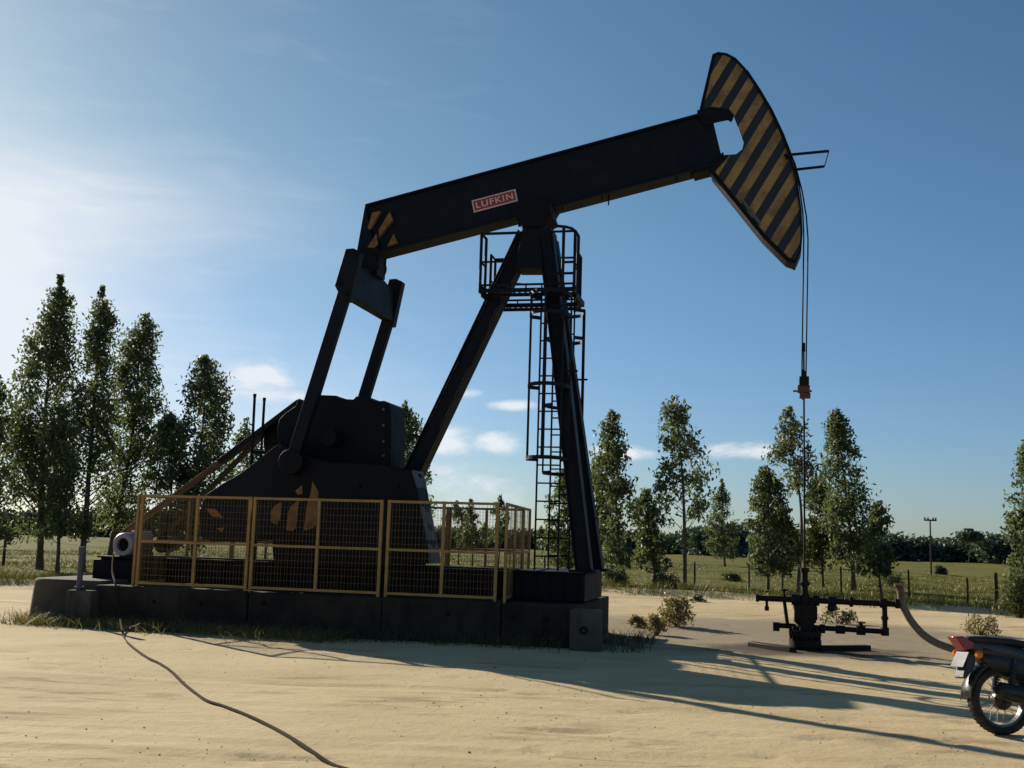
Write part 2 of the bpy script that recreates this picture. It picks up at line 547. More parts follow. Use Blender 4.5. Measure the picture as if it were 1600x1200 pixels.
def make_sand():
    ys = np.concatenate([np.linspace(-30, 3, 12)[:-1], 3 * (13 / 3.0) ** np.linspace(0, 1, 230), np.linspace(13.1, 38, 150)])
    xs = np.concatenate([np.linspace(-60, -14, 50)[:-1], np.linspace(-14, 14, 330), np.linspace(14, 60, 50)[1:]])
    X, Y = np.meshgrid(xs, ys)
    Z = sand_height(X, Y)
    nx, ny = len(xs), len(ys)
    idx = np.arange(nx * ny).reshape(ny, nx)
    q = np.stack([idx[:-1, :-1], idx[:-1, 1:], idx[1:, 1:], idx[1:, :-1]], -1)
    keep = (Y < edge_y(X) + 0.5)
    kq = keep[:-1, :-1] | keep[1:, 1:]
    q = q[kq].reshape(-1, 4)
    m, k, b = principled('sand', (0.5, 0.4, 0.25), 0.95, 0, 0.15)
    co = k.new('ShaderNodeTexCoord').outputs['Object']
    n1 = k.noise(co, 0.28, 6, 0.6, 0.4)
    n2 = k.noise(k.mapping(co, (0.25, 1.3, 1), rot=(0, 0, R(6))), 1.3, 7, 0.62, 0.5)
    n3 = k.noise(co, 9, 6, 0.7)
    n4 = k.noise(co, 90, 3, 0.7)
    c = k.mix(k.ramp(n1, 0.3, 0.7), (0.52, 0.40, 0.225, 1), (0.625, 0.495, 0.295, 1))
    c = k.mix(k.math('MULTIPLY', k.ramp(n2, 0.50, 0.75), 0.45), c, (0.36, 0.255, 0.140, 1))
    c = k.mix(k.math('MULTIPLY', k.ramp(n3, 0.54, 0.78), 0.5), c, (0.27, 0.195, 0.115, 1))
    c = k.mix(k.math('MULTIPLY', k.ramp(n4, 0.62, 0.8), 0.35), c, (0.25, 0.19, 0.13, 1))
    n5 = k.noise(k.mapping(co, (0.55, 2.6, 1), rot=(0, 0, R(-8))), 1.1, 6, 0.7, 0.8)
    n6 = k.noise(co, 0.33, 3, 0.5)
    c = k.mix(k.math('MULTIPLY', k.math('MULTIPLY', k.ramp(n5, 0.50, 0.63), k.ramp(n6, 0.44, 0.58)), 0.6), c, (0.235, 0.155, 0.080, 1))
    # hard damp grey earth round the well
    sep = k.new('ShaderNodeSeparateXYZ')
    k.l.new(co, sep.inputs[0])
    dx = k.math('DIVIDE', k.math('SUBTRACT', sep.outputs[0], float(WELL[0]) + 0.3), 5.4)
    dy = k.math('DIVIDE', k.math('SUBTRACT', sep.outputs[1], float(WELL[1]) + 3.0), 5.0)
    dd = k.math('ADD', k.math('MULTIPLY', dx, dx), k.math('MULTIPLY', dy, dy))
    dd = k.math('ADD', dd, k.math('MULTIPLY', k.math('SUBTRACT', k.noise(co, 0.7, 6, 0.65), 0.5), 1.8))
    c = k.mix(k.math('MULTIPLY', k.ramp(dd, 1.25, 0.25), 0.85), c, k.mix(n3, (0.17, 0.142, 0.10, 1), (0.33, 0.27, 0.178, 1)))
    dx = k.math('DIVIDE', k.math('SUBTRACT', sep.outputs[0], float(WELL[0])), 1.9)
    dy = k.math('DIVIDE', k.math('SUBTRACT', sep.outputs[1], float(WELL[1]) - 0.1), 1.2)
    dd = k.math('ADD', k.math('ADD', k.math('MULTIPLY', dx, dx), k.math('MULTIPLY', dy, dy)), k.math('MULTIPLY', k.math('SUBTRACT', k.noise(co, 1.6, 5, 0.65), 0.5), 1.5))
    c = k.mix(k.math('MULTIPLY', k.ramp(dd, 1.15, 0.25), 0.85), c, (0.045, 0.036, 0.026, 1))
    k.l.new(c, b.inputs['Base Color'])
    bp = k.new('ShaderNodeBump')
    bp.inputs['Strength'].default_value = 0.55
    bp.inputs['Distance'].default_value = 0.03
    k.l.new(k.math('ADD', k.math('ADD', n3, k.math('MULTIPLY', n4, 0.35)), k.math('MULTIPLY', n2, 0.15)), bp.inputs['Height'])
    k.l.new(bp.outputs[0], b.inputs['Normal'])
    o = raw_mesh('sand_pad', np.stack([X, Y, Z], -1).reshape(-1, 3), q, m, smooth=True)
    tag(o, 'pale sandy ground with tyre marks round the pumpjack', 'ground', kind='structure')


make_sand()


def make_field():
    m, k, b = principled('field_grass', (0.09, 0.09, 0.03), 0.95, 0, 0.1)
    co = k.new('ShaderNodeTexCoord').outputs['Object']
    n1 = k.noise(co, 0.05, 6, 0.65, 0.5)
    n2 = k.noise(k.mapping(co, (0.5, 1.4, 1)), 0.45, 7, 0.7)
    n3 = k.noise(co, 6, 5, 0.7)
    c = k.mix(k.ramp(n1, 0.35, 0.65), (0.120, 0.126, 0.024, 1), (0.170, 0.155, 0.034, 1))
    c = k.mix(k.math('MULTIPLY', k.ramp(n2, 0.5, 0.75), 0.7), c, (0.05, 0.06, 0.02, 1))
    c = k.mix(k.math('MULTIPLY', k.ramp(n3, 0.5, 0.8), 0.5), c, (0.15, 0.13, 0.05, 1))
    k.l.new(c, b.inputs['Base Color'])
    bp = k.new('ShaderNodeBump')
    bp.inputs['Strength'].default_value = 0.9
    bp.inputs['Distance'].default_value = 0.25
    k.l.new(k.math('ADD', n2, k.math('MULTIPLY', n3, 0.5)), bp.inputs['Height'])
    k.l.new(bp.outputs[0], b.inputs['Normal'])
    xs = np.concatenate([np.linspace(-900, -70, 20)[:-1], np.linspace(-70, 70, 120), np.linspace(70, 900, 20)[1:]])
    ys = np.concatenate([np.linspace(-300, 12, 12)[:-1], np.linspace(12, 140, 130), np.linspace(140, 1600, 25)[1:]])
    X, Y = np.meshgrid(xs, ys)
    Z = -0.12 + (vnoise(X * .12, Y * .12, 21) - .5) * .22 + (vnoise(X * .5, Y * .5, 22) - .5) * .12
    Z = np.where(Y < 22, -0.3, Z)
    idx = np.arange(X.size).reshape(X.shape)
    q = np.stack([idx[:-1, :-1], idx[:-1, 1:], idx[1:, 1:], idx[1:, :-1]], -1).reshape(-1, 4)
    o = raw_mesh('grass_field', np.stack([X, Y, Z], -1).reshape(-1, 3), q, m, smooth=True)
    tag(o, 'flat olive green pasture reaching to the far woodland', 'field', kind='structure')


make_field()


def blades(name, pts, h0, h1, w, per, spread, mat, lean=0.5, parent=None, r=rng):
    """tufts of narrow bent blades standing on the given points"""
    pts = np.asarray(pts, float)
    n = len(pts) * per
    base = np.repeat(pts, per, 0) + np.c_[r.normal(0, spread, n), r.normal(0, spread, n), np.zeros(n)]
    h = r.uniform(h0, h1, n)
    a = r.uniform(0, 2 * math.pi, n)
    d = np.c_[np.cos(a), np.sin(a), np.zeros(n)]
    a2 = r.uniform(0, 2 * math.pi, n)
    s = np.c_[np.cos(a2), np.sin(a2), np.zeros(n)] * w / 2
    ln = (r.uniform(0.1, 1, n) * lean * h)[:, None]
    up = np.array([0, 0, 1.0])
    mid = base + up * (h * .55)[:, None] + d * ln * .35
    top = base + up * h[:, None] + d * ln
    V = np.stack([base - s, base + s, mid - s * .8, mid + s * .8, top - s * .15, top + s * .15], 1).reshape(-1, 3)
    i = np.arange(n)[:, None] * 6
    Q = np.concatenate([i + np.array([0, 1, 3, 2]), i + np.array([2, 3, 5, 4])], 0)
    return raw_mesh(name, V, Q, mat, parent)


def make_grass():
    X = rng.uniform(-30, 30, 26000)
    dep = rng.uniform(0, 1, 26000) ** 2.2 * 60
    Y = edge_y(X) - 0.15 + dep
    ok = np.abs(X) < Y * 0.62
    P = np.c_[X, Y, np.full(len(X), -0.16)][ok]
    P = P[vnoise(P[:, 0] * .5, P[:, 1] * .5, 31) + rng.uniform(0, .5, len(P)) > .5]
    o = blades('pasture_grass', P, 0.04, 0.17, 0.028, 7, 0.18, 'grass', 1.1)
    tag(o, 'tufts of olive grass covering the pasture behind the sand', 'grass', kind='stuff')


make_grass()

# ------------------------------------------------------------------ pumpjack
PJ = empty('pumpjack', tuple(WELL), -TH)
tag(PJ, 'big black beam pumpjack with yellow striped horsehead raised over the well', 'pumpjack')

# --- skid and pedestal
ZC = 0.63                                               # top of the concrete base
xr = U(935, 888, .9)[0] + .06
xl = U(150, 890, -.75)[0]
xf = U(806, 893, -.9)[0]
ZS = U(870, 893, -.9)[2]
b = MB()
for s in (-1, 1):
    y = .62 * s
    b.box(xl, xf, y - .13, y + .13, ZC, ZC + .03)
    b.box(xl, xf, y - .13, y + .13, ZS - .05, ZS - .02)
    b.box(xl, xf, y - .015, y + .015, ZC + .03, ZS - .05)
    for i in range(14):
        x = xl + (xf - xl) * (i + .5) / 14
        b.box(x - .008, x + .008, y - .12, y - .016, ZC + .03, ZS - .05)
        b.box(x - .008, x + .008, y + .016, y + .12, ZC + .03, ZS - .05)
for i in range(6):
    x = xl + .15 + (xf - xl - .3) * i / 5
    b.box(x - .06, x + .06, -.48, .48, ZC + .05, ZS - .08)
b.build('skid_beam', 'black', PJ, bevel=.004)
b = MB()
b.box(xf, xr, -.92, .92, ZC + .004, ZS - .03)
b.box(xf - .03, xr + .03, -.95, .95, ZS - .03, ZS)
for i in range(5):
    x = xf + .1 + (xr - xf - .2) * i / 4
    b.box(x - .012, x + .012, -.955, -.92, ZC + .004, ZS - .03)
b.build('skid_front_box', 'black', PJ, bevel=.008)
b = MB()
gx0, gx1 = U(452, 850, -.5)[0], U(640, 850, -.5)[0]
b.box(gx0, gx1, -.48, .48, ZS - .02, 2.0)
b.build('gearbox_pedestal', 'black', PJ, bevel=.01)

# --- gearbox
b = MB()
b.pprism([(440, 742), (437, 700), (434, 684), (433, 668), (436, 655), (446, 645), (462, 634), (466, 622), (474, 628), (500, 617), (525, 618), (531, 623),
          (552, 624), (556, 619), (578, 621), (585, 627), (600, 626), (608, 630), (611, 660), (610, 740)], -.385, .385, -.385)
b.build('gearbox', 'black', PJ, bevel=.015)
GB = bpy.data.objects['gearbox']
b = MB()
for px, py in ((447, 735), (518, 735), (545, 734), (571, 735), (470, 734), (495, 735), (595, 735), (467, 711), (600, 640), (600, 665), (600, 690), (600, 712)):
    x, y, z = U(px, py, -.39)
    b.lathe([(0, -.05), (.022, -.05), (.026, -.035), (.026, .02), (0, .02)], (x, -.39, z), 8)
b.build_each('bolt', 'grey', GB)
b = MB()
x0, _, z0 = U(606, 628, -.36)
x1, _, z1 = U(606, 726, -.36)
b.box(x0 - .01, x0 + .035, -.34, .30, z1, z0 - .03)  # light on the gearbox's right edge, put in as a grey strip
b.build('gearbox_lit_edge', 'grey', GB, bevel=.01)
# high speed sheave beyond the gearbox
SHV = U(452, 690, .72)
b = MB()
b.lathe([(.10, -.14), (.42, -.14), (.46, -.12), (.46, .12), (.42, .14), (.10, .14)], (SHV[0], .74, SHV[2]), 40)
b.lathe([(0, -.2), (.1, -.2), (.1, .2), (0, .2)], (SHV[0], .74, SHV[2]), 20)
b.build('gearbox_sheave', 'black', GB)

# --- cranks with counterweights (near and far)
MAIN = [(424, 838), (426, 790), (424, 742), (438, 692), (470, 712), (520, 722), (600, 726), (643, 735), (652, 765), (660, 810), (668, 850), (671, 881), (560, 888), (427, 884)]
WING = [(312, 838), (311, 800), (320, 774), (345, 757), (378, 738), (420, 704), (438, 691), (444, 745), (446, 830), (420, 836), (370, 845), (330, 846)]


def crank(side):
    shift = -.42 if side > 0 else 0.0
    a0, a1 = -.98, -.40
    if side > 0:
        a0, a1 = .40, .98
    near = min(abs(a0), abs(a1))
    poly = [(U(p, q, -.98)[0] + shift, 0, U(p, q, -.98)[2]) for p, q in MAIN]
    b = MB()
    b.prism(poly, a0, a1)
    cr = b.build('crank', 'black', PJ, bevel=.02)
    wp = [(U(p, q, -.94)[0] + shift * .3, 0, U(p, q, -.94)[2]) for p, q in WING]
    b = MB()
    b.prism(wp, a0 + .05, a1 - .05)
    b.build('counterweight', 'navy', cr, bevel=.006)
    # adjusting rack on the outer edge: pale face with square pockets
    b = MB()
    e0, e1 = U(643, 735, -.98), U(671, 881, -.98)
    ex, ez = Vector((e0[0] + shift, 0, e0[2])), Vector((e1[0] + shift, 0, e1[2]))
    d = (ez - ex)
    L = d.length
    d.normalize()
    nrm = Vector((-d.z, 0, d.x))
    if nrm.x < 0:
        nrm = -nrm
    segs = [0, .03, .07, .18, .25, .38, .45, .58, .65, .76, .83, 1.0]
    for i in range(len(segs) - 1):
        p0, p1 = ex + d * (segs[i] * L), ex + d * (segs[i + 1] * L)
        pocket = i % 2 == 1
        lo, hi = a0 + .01, a1 - .01
        spans = [(lo, hi)] if not pocket else [(lo, lo + .22), (lo + .42, hi)]
        for y0, y1 in spans:
            b.add([(p0 + Vector((0, y0, 0))), (p1 + Vector((0, y0, 0))), (p1 + nrm * .03 + Vector((0, y0, 0))), (p0 + nrm * .03 + Vector((0, y0, 0))),
                   (p0 + Vector((0, y1, 0))), (p1 + Vector((0, y1, 0))), (p1 + nrm * .03 + Vector((0, y1, 0))), (p0 + nrm * .03 + Vector((0, y1, 0)))],
                  [(0, 3, 2, 1), (4, 5, 6, 7), (0, 1, 5, 4), (1, 2, 6, 5), (2, 3, 7, 6), (3, 0, 4, 7)])
    b.build('crank_edge_rack', 'grey', cr)
    yo = a0 if side < 0 else a1
    b = MB()
    for z in ((165, 585), (172, 590), (165, 660), (150, 688), (125, 672), (122, 630), (140, 600)), \
             ((215, 600), (250, 575), (235, 700), (222, 713), (192, 708), (200, 630)), \
             ((310, 493), (337, 540), (325, 690), (300, 705), (270, 712), (285, 590), (300, 550)), ((262, 508), (265, 545), (245, 552), (232, 535)):
        b.prism([(U(p / 2.856 + 380, q / 2.856 + 580, -.98)[0] + shift, 0, U(p / 2.856 + 380, q / 2.856 + 580, -.98)[2]) for p, q in z], yo + .004 * side, yo - .004 * side)
    b.build_each('hazard_stripe', 'yellow', cr, 0)
    yo = a0 + .05 if side < 0 else a1 - .05
    b = MB()
    for z in ((918, 612), (960, 615), (998, 655), (945, 648)), ((965, 700), (1003, 698), (988, 718)):
        b.prism([U(p / 2.857, q / 2.857 + 580, -.94) for p, q in z], yo + .004 * side, yo - .004 * side)
    b.build_each('hazard_stripe', 'yellow', cr, 0)
    # crank pin boss
    px, _, pz = U(457, 722, -1.1)
    b = MB()
    b.disc((px, 0, pz), .17, min(yo, 1.215 * side), max(yo, 1.215 * side), 24)
    b.build('crank_pin', 'black', cr)
    b = MB()
    for p, q in ((455, 850), (540, 868), (630, 850), (560, 760), (620, 760), (500, 850)):
        x, _, z = U(p, q, -.98)
        x += shift
        yy = a0 if side < 0 else a1
        b.lathe([(0, -.04), (.035, -.04), (.04, -.02), (.04, .04), (0, .04)], (x, yy, z), 8)
    b.build_each('bolt', 'black', cr)
    return cr


crank(-1)
crank(1)
# slow speed shaft
b = MB()
x, _, z = U(540, 690, 0)
b.disc((x, 0, z), .14, -.8, .8, 20)
b.build('crank_shaft', 'black', PJ)

# --- pitmans
PIN = U(457, 722, -1.1)
EQN = U(541, 452, -1.1)
for s in (-1, 1):
    b = MB()
    top = Vector((EQN[0], 1.1 * s, EQN[2]))
    bot = Vector((PIN[0], 1.1 * s, PIN[2]))
    b.bar(bot, top, .16, .21)
    b.disc((bot.x, 1.1 * s, bot.z), .21, -.11, .11, 24)
    b.build('pitman_arm', 'navy', PJ, bevel=.02)

# --- equalizer
b = MB()
pe = [U(*p, -1.1) for p in ((543, 391), (555, 390), (566, 395), (549, 472), (538, 471), (526, 448))]
for s in (-1, 1):
    b.prism(pe, 1.1 * s - .10, 1.1 * s + .10)
ec = U(556, 430, -1.0)
ex, ez = ec[0], ec[2]
eq = b
eq_o = None
body = [(-1.0, ez + .16), (-.35, ez + .26), (.35, ez + .26), (1.0, ez + .16), (1.0, ez - .39), (-1.0, ez - .39)]
n = len(body)
eq.add([(ex - .20, y, z) for y, z in body] + [(ex - .01, y, z) for y, z in body],
       [tuple(range(n)), tuple(range(2 * n - 1, n - 1, -1))] + [(i, n + i, n + (i + 1) % n, (i + 1) % n) for i in range(n)])
eqo = eq.build('equalizer', 'navy', PJ, bevel=.015)
b = MB()
for s in (-1, 1):
    for p in ((547, 396), (557, 396), (535, 445), (545, 462)):
        x, _, z = U(*p, -1.1)
        b.lathe([(0, -.03), (.025, -.03), (.03, -.01), (.03, .03), (0, .03)], (x, s * 1.21, z), 8)
b.build_each('bolt', 'black', eqo)
b = MB()
t0 = U(585, 400, 0)
b.box(t0[0] - .20, t0[0] + .14, -.22, .22, ez + .20, t0[2] + .1)
b.disc((t0[0] - .04, 0, ez + .40), .19, -.27, .27, 24)
for dx in (-.16, .14):
    for y in (-.19, .19):
        b.tube([(t0[0] + dx, y, ez + .3), (t0[0] + dx, y, t0[2] + .2)], .022, 6)
b.build('tail_bearing', 'black', PJ, bevel=.01)

# --- walking beam
T0, T1 = U(577, 324, 0), U(1092, 184, 0)
B0, B1 = U(600, 400, 0), U(1120, 268, 0)
ang = math.atan2(T1[2] - T0[2], T1[0] - T0[0])
da = Vector((math.cos(ang), 0, math.sin(ang)))
up = Vector((-math.sin(ang), 0, math.cos(ang)))
Hb = (Vector(T1) - Vector(B0)).dot(up)
Lb = (Vector(U(1124, 232, 0)) - Vector(T0)).dot(da)
o = Vector(T0)


def bp(l, h, y=0):
    """point of the walking beam: l along from the tail, h down from the top"""
    return o + da * l - up * h + Vector((0, y, 0))


FW = .21
b = MB()


def bbox(mb, l0, l1, h0, h1, y0, y1):
    vs = [bp(l, h, y) for y in (y0, y1) for l, h in ((l0, h0), (l1, h0), (l1, h1), (l0, h1))]
    mb.add(vs, [(0, 1, 2, 3), (7, 6, 5, 4), (0, 4, 5, 1), (1, 5, 6, 2), (2, 6, 7, 3), (3, 7, 4, 0)])


bbox(b, 0, Lb, 0, .035, -FW, FW)
bbox(b, .02, Lb, Hb - .035, Hb, -FW, FW)
bbox(b, .01, Lb, .035, Hb - .035, -.14, .14)
# raked tail plate
vs = [bp(0, .0, -FW), bp(.02, Hb, -FW), bp(-.32, Hb * .90, -FW + .03)]
tail = [(0, .0), (.02, Hb), (-.18, Hb * .97), (-.33, Hb * .93)]
n = 4
b.add([bp(l, h, -FW) for l, h in tail] + [bp(l, h, FW) for l, h in tail],
      [tuple(range(n)), tuple(range(2 * n - 1, n - 1, -1))] + [(i, n + i, n + (i + 1) % n, (i + 1) % n) for i in range(n)])
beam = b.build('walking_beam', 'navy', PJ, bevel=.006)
b = MB()
for l in (.6, 2.35, 2.75, 4.2, 5.05):
    bbox(b, l - .012, l + .012, .04, Hb - .04, -FW + .02, -.14)
    bbox(b, l - .012, l + .012, .04, Hb - .04, .14, FW - .02)
b = MB()
pl = (Vector(U(1060, 190, 0)) - o).dot(da)
b.tube([bp(pl - .05, .0), bp(pl - .05, -.04)], .07, 10)
b.tube([bp(.12, 0), bp(.12, -.04)], .06, 10)
for px, py, L in ((953, 308, .17), (942, 308, .05), (1058, 278, .07), (1081, 272, .06), (870, 326, .05), (880, 324, .04)):
    q = Vector(U(px, py, 0))
    l = (q - o).dot(da)
    b.tube([bp(l, Hb - .02, -.1), bp(l, Hb - .02, -.1) + Vector((0, 0, -L - .03))], .014, 6)
q = (Vector(U(1098, 270, 0)) - o).dot(da)
bbox(b, q - .16, q + .14, Hb, Hb + .05, -.2, .2)
b.build_each('beam_fitting', 'black', beam, bevel=.008)
b = MB()
for z in ((385, 165), (425, 158), (372, 250), (362, 240)), ((470, 160), (485, 200), (418, 285), (418, 250)), ((404, 270), (412, 320), (385, 352), (350, 356)), ((490, 270), (508, 315), (460, 330)):
    b.prism([U(p / 3.158 + 460, q / 3.158 + 280, -FW) for p, q in z], -FW - .008, -.139)
b.build_each('hazard_stripe', 'yellow', beam, 0)

# nameplate with its lettering
sl = (Vector(U(738.5, 322, -.15)) - o).dot(da)
sr = (Vector(U(807, 304, -.15)) - o).dot(da)
sh = -(Vector(U(773, 304, -.15)) - o).dot(up)
shh = -(Vector(U(775, 323, -.15)) - o).dot(up)
b = MB()
bbox(b, sl, sr, sh, shh, -.155, -.141)
plate = b.build('nameplate', 'white_paint', beam, 0)
b = MB()
bd = .022
bbox(b, sl + bd, sr - bd, sh + bd, shh - bd, -.159, -.154)
b.build('nameplate_panel', 'red_plate', beam, 0)


def text_mesh(name, body, width, height, mat, parent, origin, xdir, ydir):
    cu = bpy.data.curves.new(name, 'FONT')
    cu.body = body
    cu.extrude = 0.02
    cu.offset = 0.012
    cu.space_character = 1.15
    to = bpy.data.objects.new(name, cu)
    C.objects.link(to)
    me = bpy.data.meshes.new_from_object(to)
    bpy.data.objects.remove(to)
    co = np.empty(len(me.vertices) * 3)
    me.vertices.foreach_get('co', co)
    co = co.reshape(-1, 3)
    mn, mx = co.min(0), co.max(0)
    out = []
    zd = Vector(xdir).cross(Vector(ydir))
    for p in co:
        u = (p[0] - mn[0]) / (mx[0] - mn[0]) * width
        v = (p[1] - mn[1]) / (mx[1] - mn[1]) * height
        w = (p[2] - mn[2]) / (mx[2] - mn[2]) * .004
        out.append(Vector(origin) + Vector(xdir) * u + Vector(ydir) * v + zd * w)
    me.vertices.foreach_set('co', np.array([tuple(p) for p in out]).ravel())
    me.materials.clear()
    me.materials.append(M[mat])
    ob = bpy.data.objects.new(name, me)
    C.objects.link(ob)
    ob.parent = parent
    return ob


tw, thh = (sr - sl), (shh - sh)
text_mesh('lettering', 'LUFKIN', tw * .84, thh * .50, 'white_paint', beam, bp(sl + tw * .08, sh + thh * .75, -.159), da, up)

# --- horsehead
HEAD = [(1113, 86), (1122, 82), (1135, 84), (1150, 92), (1165, 108), (1185, 138), (1204, 170), (1222, 208), (1237, 247), (1247, 290), (1252.5, 330), (1254, 365),
        (1252, 392), (1243, 413), (1228, 408), (1190, 370), (1150, 320), (1111, 272), (1119, 258), (1131, 242), (1150, 241), (1160, 233), (1162, 223), (1151, 193),
        (1145, 178), (1142, 190), (1138, 187), (1126, 186), (1116, 191), (1091, 180)]
sm, k, bb = principled('striped_head_paint', (0.01, 0.01, 0.015), 0.5)
p0 = Vector(U(600 / 3.243 + 1020, 380 / 3.243 + 60, -.19))
p3 = Vector(U(720 / 3.243 + 1020, 690 / 3.243 + 60, -.19))
e0 = Vector(U(1140, 285, -.19)) - Vector(U(1208, 174, -.19))
e0.normalize()
nn = Vector((e0.z, 0, -e0.x))
if (p3 - p0).dot(nn) < 0:
    nn = -nn
per = (p3 - p0).dot(nn) / 3
co = k.new('ShaderNodeTexCoord').outputs['Object']
vm = k.new('ShaderNodeVectorMath', operation='DOT_PRODUCT')
k.l.new(co, vm.inputs[0])
vm.inputs[1].default_value = tuple(nn)
t = k.math('DIVIDE', k.math('SUBTRACT', vm.outputs['Value'], p0.dot(nn)), per)
t = k.math('ABSOLUTE', k.math('SUBTRACT', k.math('FRACT', k.math('ADD', k.math('ADD', t, k.math('MULTIPLY', k.math('SUBTRACT', k.noise(co, 5, 3), .5), .03)), 50.5)), .5))
n1 = k.noise(co, 3, 8, .65)
n2 = k.noise(co, 25, 5, .6)
yel = k.mix(k.math('MULTIPLY', k.ramp(k.math('ADD', n1, k.math('MULTIPLY', n2, .3)), .55, .8), .75), (.31, .185, .050, 1), (.10, .055, .024, 1))
blk = k.mix(k.math('MULTIPLY', k.ramp(n1, .55, .8), .5), (.0055, .0065, .011, 1), (.035, .028, .02, 1))
k.l.new(k.mix(k.ramp(t, .262, .25), blk, yel), bb.inputs['Base Color'])
M['stripes'] = sm
b = MB()
hp = [U(p, q, -.19) for p, q in HEAD]
b.prism(hp, -.19, -.165)
hpf = [U(p, q, .165) if i >= 17 and i < 29 else h for i, ((p, q), h) in enumerate(zip(HEAD, hp))]
b.prism(hpf, .165, .19)
head = b.build('horsehead', 'stripes', PJ, 0)
b = MB()


def band(mb, pts, y0, y1, th, inward):
    """plate following a line of points, thickness towards `inward`"""
    n = len(pts)
    P = [Vector((p[0], 0, p[2])) for p in pts]
    inn = []
    for i in range(n):
        d = (P[min(i + 1, n - 1)] - P[max(i - 1, 0)]).normalized()
        nr = Vector((-d.z, 0, d.x))
        if nr.dot(inward - P[i]) < 0:
            nr = -nr
        inn.append(P[i] + nr * th)
    vs = []
    for A in (P, inn):
        for y in (y0, y1):
            vs += [p + Vector((0, y, 0)) for p in A]
    fs = []
    for i in range(n - 1):
        a, bq, c, dq = i, n + i, 2 * n + i, 3 * n + i
        fs += [(a, a + 1, bq + 1, bq), (c, dq, dq + 1, c + 1), (a, c, c + 1, a + 1), (bq, bq + 1, dq + 1, dq)]
    fs += [(0, n, 3 * n, 2 * n), (n - 1, 3 * n - 1, 4 * n - 1, 2 * n - 1)]
    mb.add(vs, fs)


cen = Vector((U(1150, 250, 0)[0], 0, U(1150, 250, 0)[2]))
band(b, hp[2:14], -.23, .23, .03, cen)
band(b, [hp[0], hp[1], hp[2]], -.22, .22, .03, cen)
b.build('wireline_track', 'black', head)
b = MB()
inn2 = Vector((U(1180, 300, 0)[0], 0, U(1180, 300, 0)[2]))
band(b, [hp[17], hp[16], hp[15], hp[14], hp[13]], -.205, -.155, .07, inn2)
band(b, [hp[17], hp[16], hp[15], hp[14], hp[13]], .155, .205, .07, inn2)
band(b, [hp[17], hp[16], hp[15], hp[14], hp[13]], -.15, .15, .02, inn2)
band(b, [hp[29], hp[0]], -.205, .205, .05, cen)
b.build_each('horsehead_flange', 'black', head)
b = MB()
q = [U(p, r, -.21) for p, r in ((1158, 313), (1162, 312), (1189, 346), (1187, 352))]
b.prism(q, -.212, -.2)
b.build('horsehead_tag', 'grey', head, 0)
b = MB()                                               # head hinge saddle over the beam end
hb = [U(p, r, 0) for p, r in ((1090, 176), (1126, 172), (1140, 180), (1136, 184), (1117, 188), (1091, 200))]
b.prism(hb, -.12, .12)
hb2 = [U(p, r, 0) for p, r in ((1103, 262), (1131, 242), (1124, 262), (1112, 275))]
b.prism(hb2, -.15, .15)
hn = [U(p, r, -.2) for p, r in ((1091, 182), (1094, 172), (1112, 167), (1138, 170), (1147, 180), (1145, 187), (1142, 191), (1138, 188), (1126, 187), (1116, 192), (1102, 197))]
b.prism(hn, -.206, -.191)
hn = [U(p, r, -.2) for p, r in ((1106, 266), (1117, 256), (1130, 243), (1140, 242), (1126, 258), (1113, 272))]
b.prism(hn, -.206, -.191)
b.build_each('horsehead_hinge', 'black', head)
b = MB()                                               # wireline guard loop sticking out in front
ga, gb_ = U(1240, 242, -.3), U(1295, 236, -.3)
gz = gb_[2]
b.tube([(ga[0] - .15, -.3, ga[2]), (gb_[0], -.3, gz)], .024, 8)
gc, gd = U(1243, 266, .3), U(1288, 260, .3)
b.tube([(gc[0] - .15, .3, gc[2]), (gd[0], .3, gd[2])], .024, 8)
b.tube([(gb_[0], -.3, gz), (gd[0], .3, gd[2])], .010, 6)
b.tube([(ga[0] - .1, -.3, ga[2]), (ga[0] - .1, .3, gc[2])], .03, 8)
b.build('wireline_guard', 'black', head)

# --- bridle, carrier bar
cz = U(1256, 590, 0)
xt = hp[11][0] + .012
b = MB()
arc = [(p[0] + .016, p[2] + .004) for p in hp[4:12]]
for y, dx, off in ((-.14, -.035, 0.0), (.14, .035, .075)):
    pts = [(x + .004 + off * i / (len(arc) - 1), y, z) for i, (x, z) in enumerate(arc)] + [(xt + .004 + off, y, hp[12][2]), (cz[0] + dx, y * .9, cz[2])]
    b.tube(pts, .012, 6)
bri = b.build('wireline_bridle', 'black', PJ)
b = MB()
b.box(cz[0] - .075, cz[0] + .075, -.17, .17, cz[2] - .14, cz[2])
for y in (-.09, .09):
    b.tube([(cz[0] + (.02 if y > 0 else -.02), y, cz[2] - .02), (cz[0] + (.02 if y > 0 else -.02), y, cz[2] + .12)], .026, 8)
b.build('carrier_bar', 'oily', PJ, bevel=.012)

# --- saddle bearing and samson post
b = MB()
b.pprism([(801, 331), (812, 351), (822, 359), (849, 361), (859, 347), (866, 344), (862, 332), (868, 322), (835, 322)], -.34, .34, -.1)
sad = b.build('saddle_bearing', 'black', PJ, bevel=.012)
b = MB()
for y in (-.27, .27):
    for p in ((806, 338), (860, 338), (815, 352), (852, 352)):
        x, _, z = U(*p, -.1)
        b.tube([(x, y, z - .07), (x, y, z + .12)], .025, 6)
b.build_each('bolt', 'black', sad)
b = MB()
top = [U(p, q, -.2) for p, q in ((818, 356), (862, 356), (866, 420), (806, 420))]
b.prism(top, -.27, .27)
b.build('post_top_bracket', 'navy', PJ, bevel=.01)


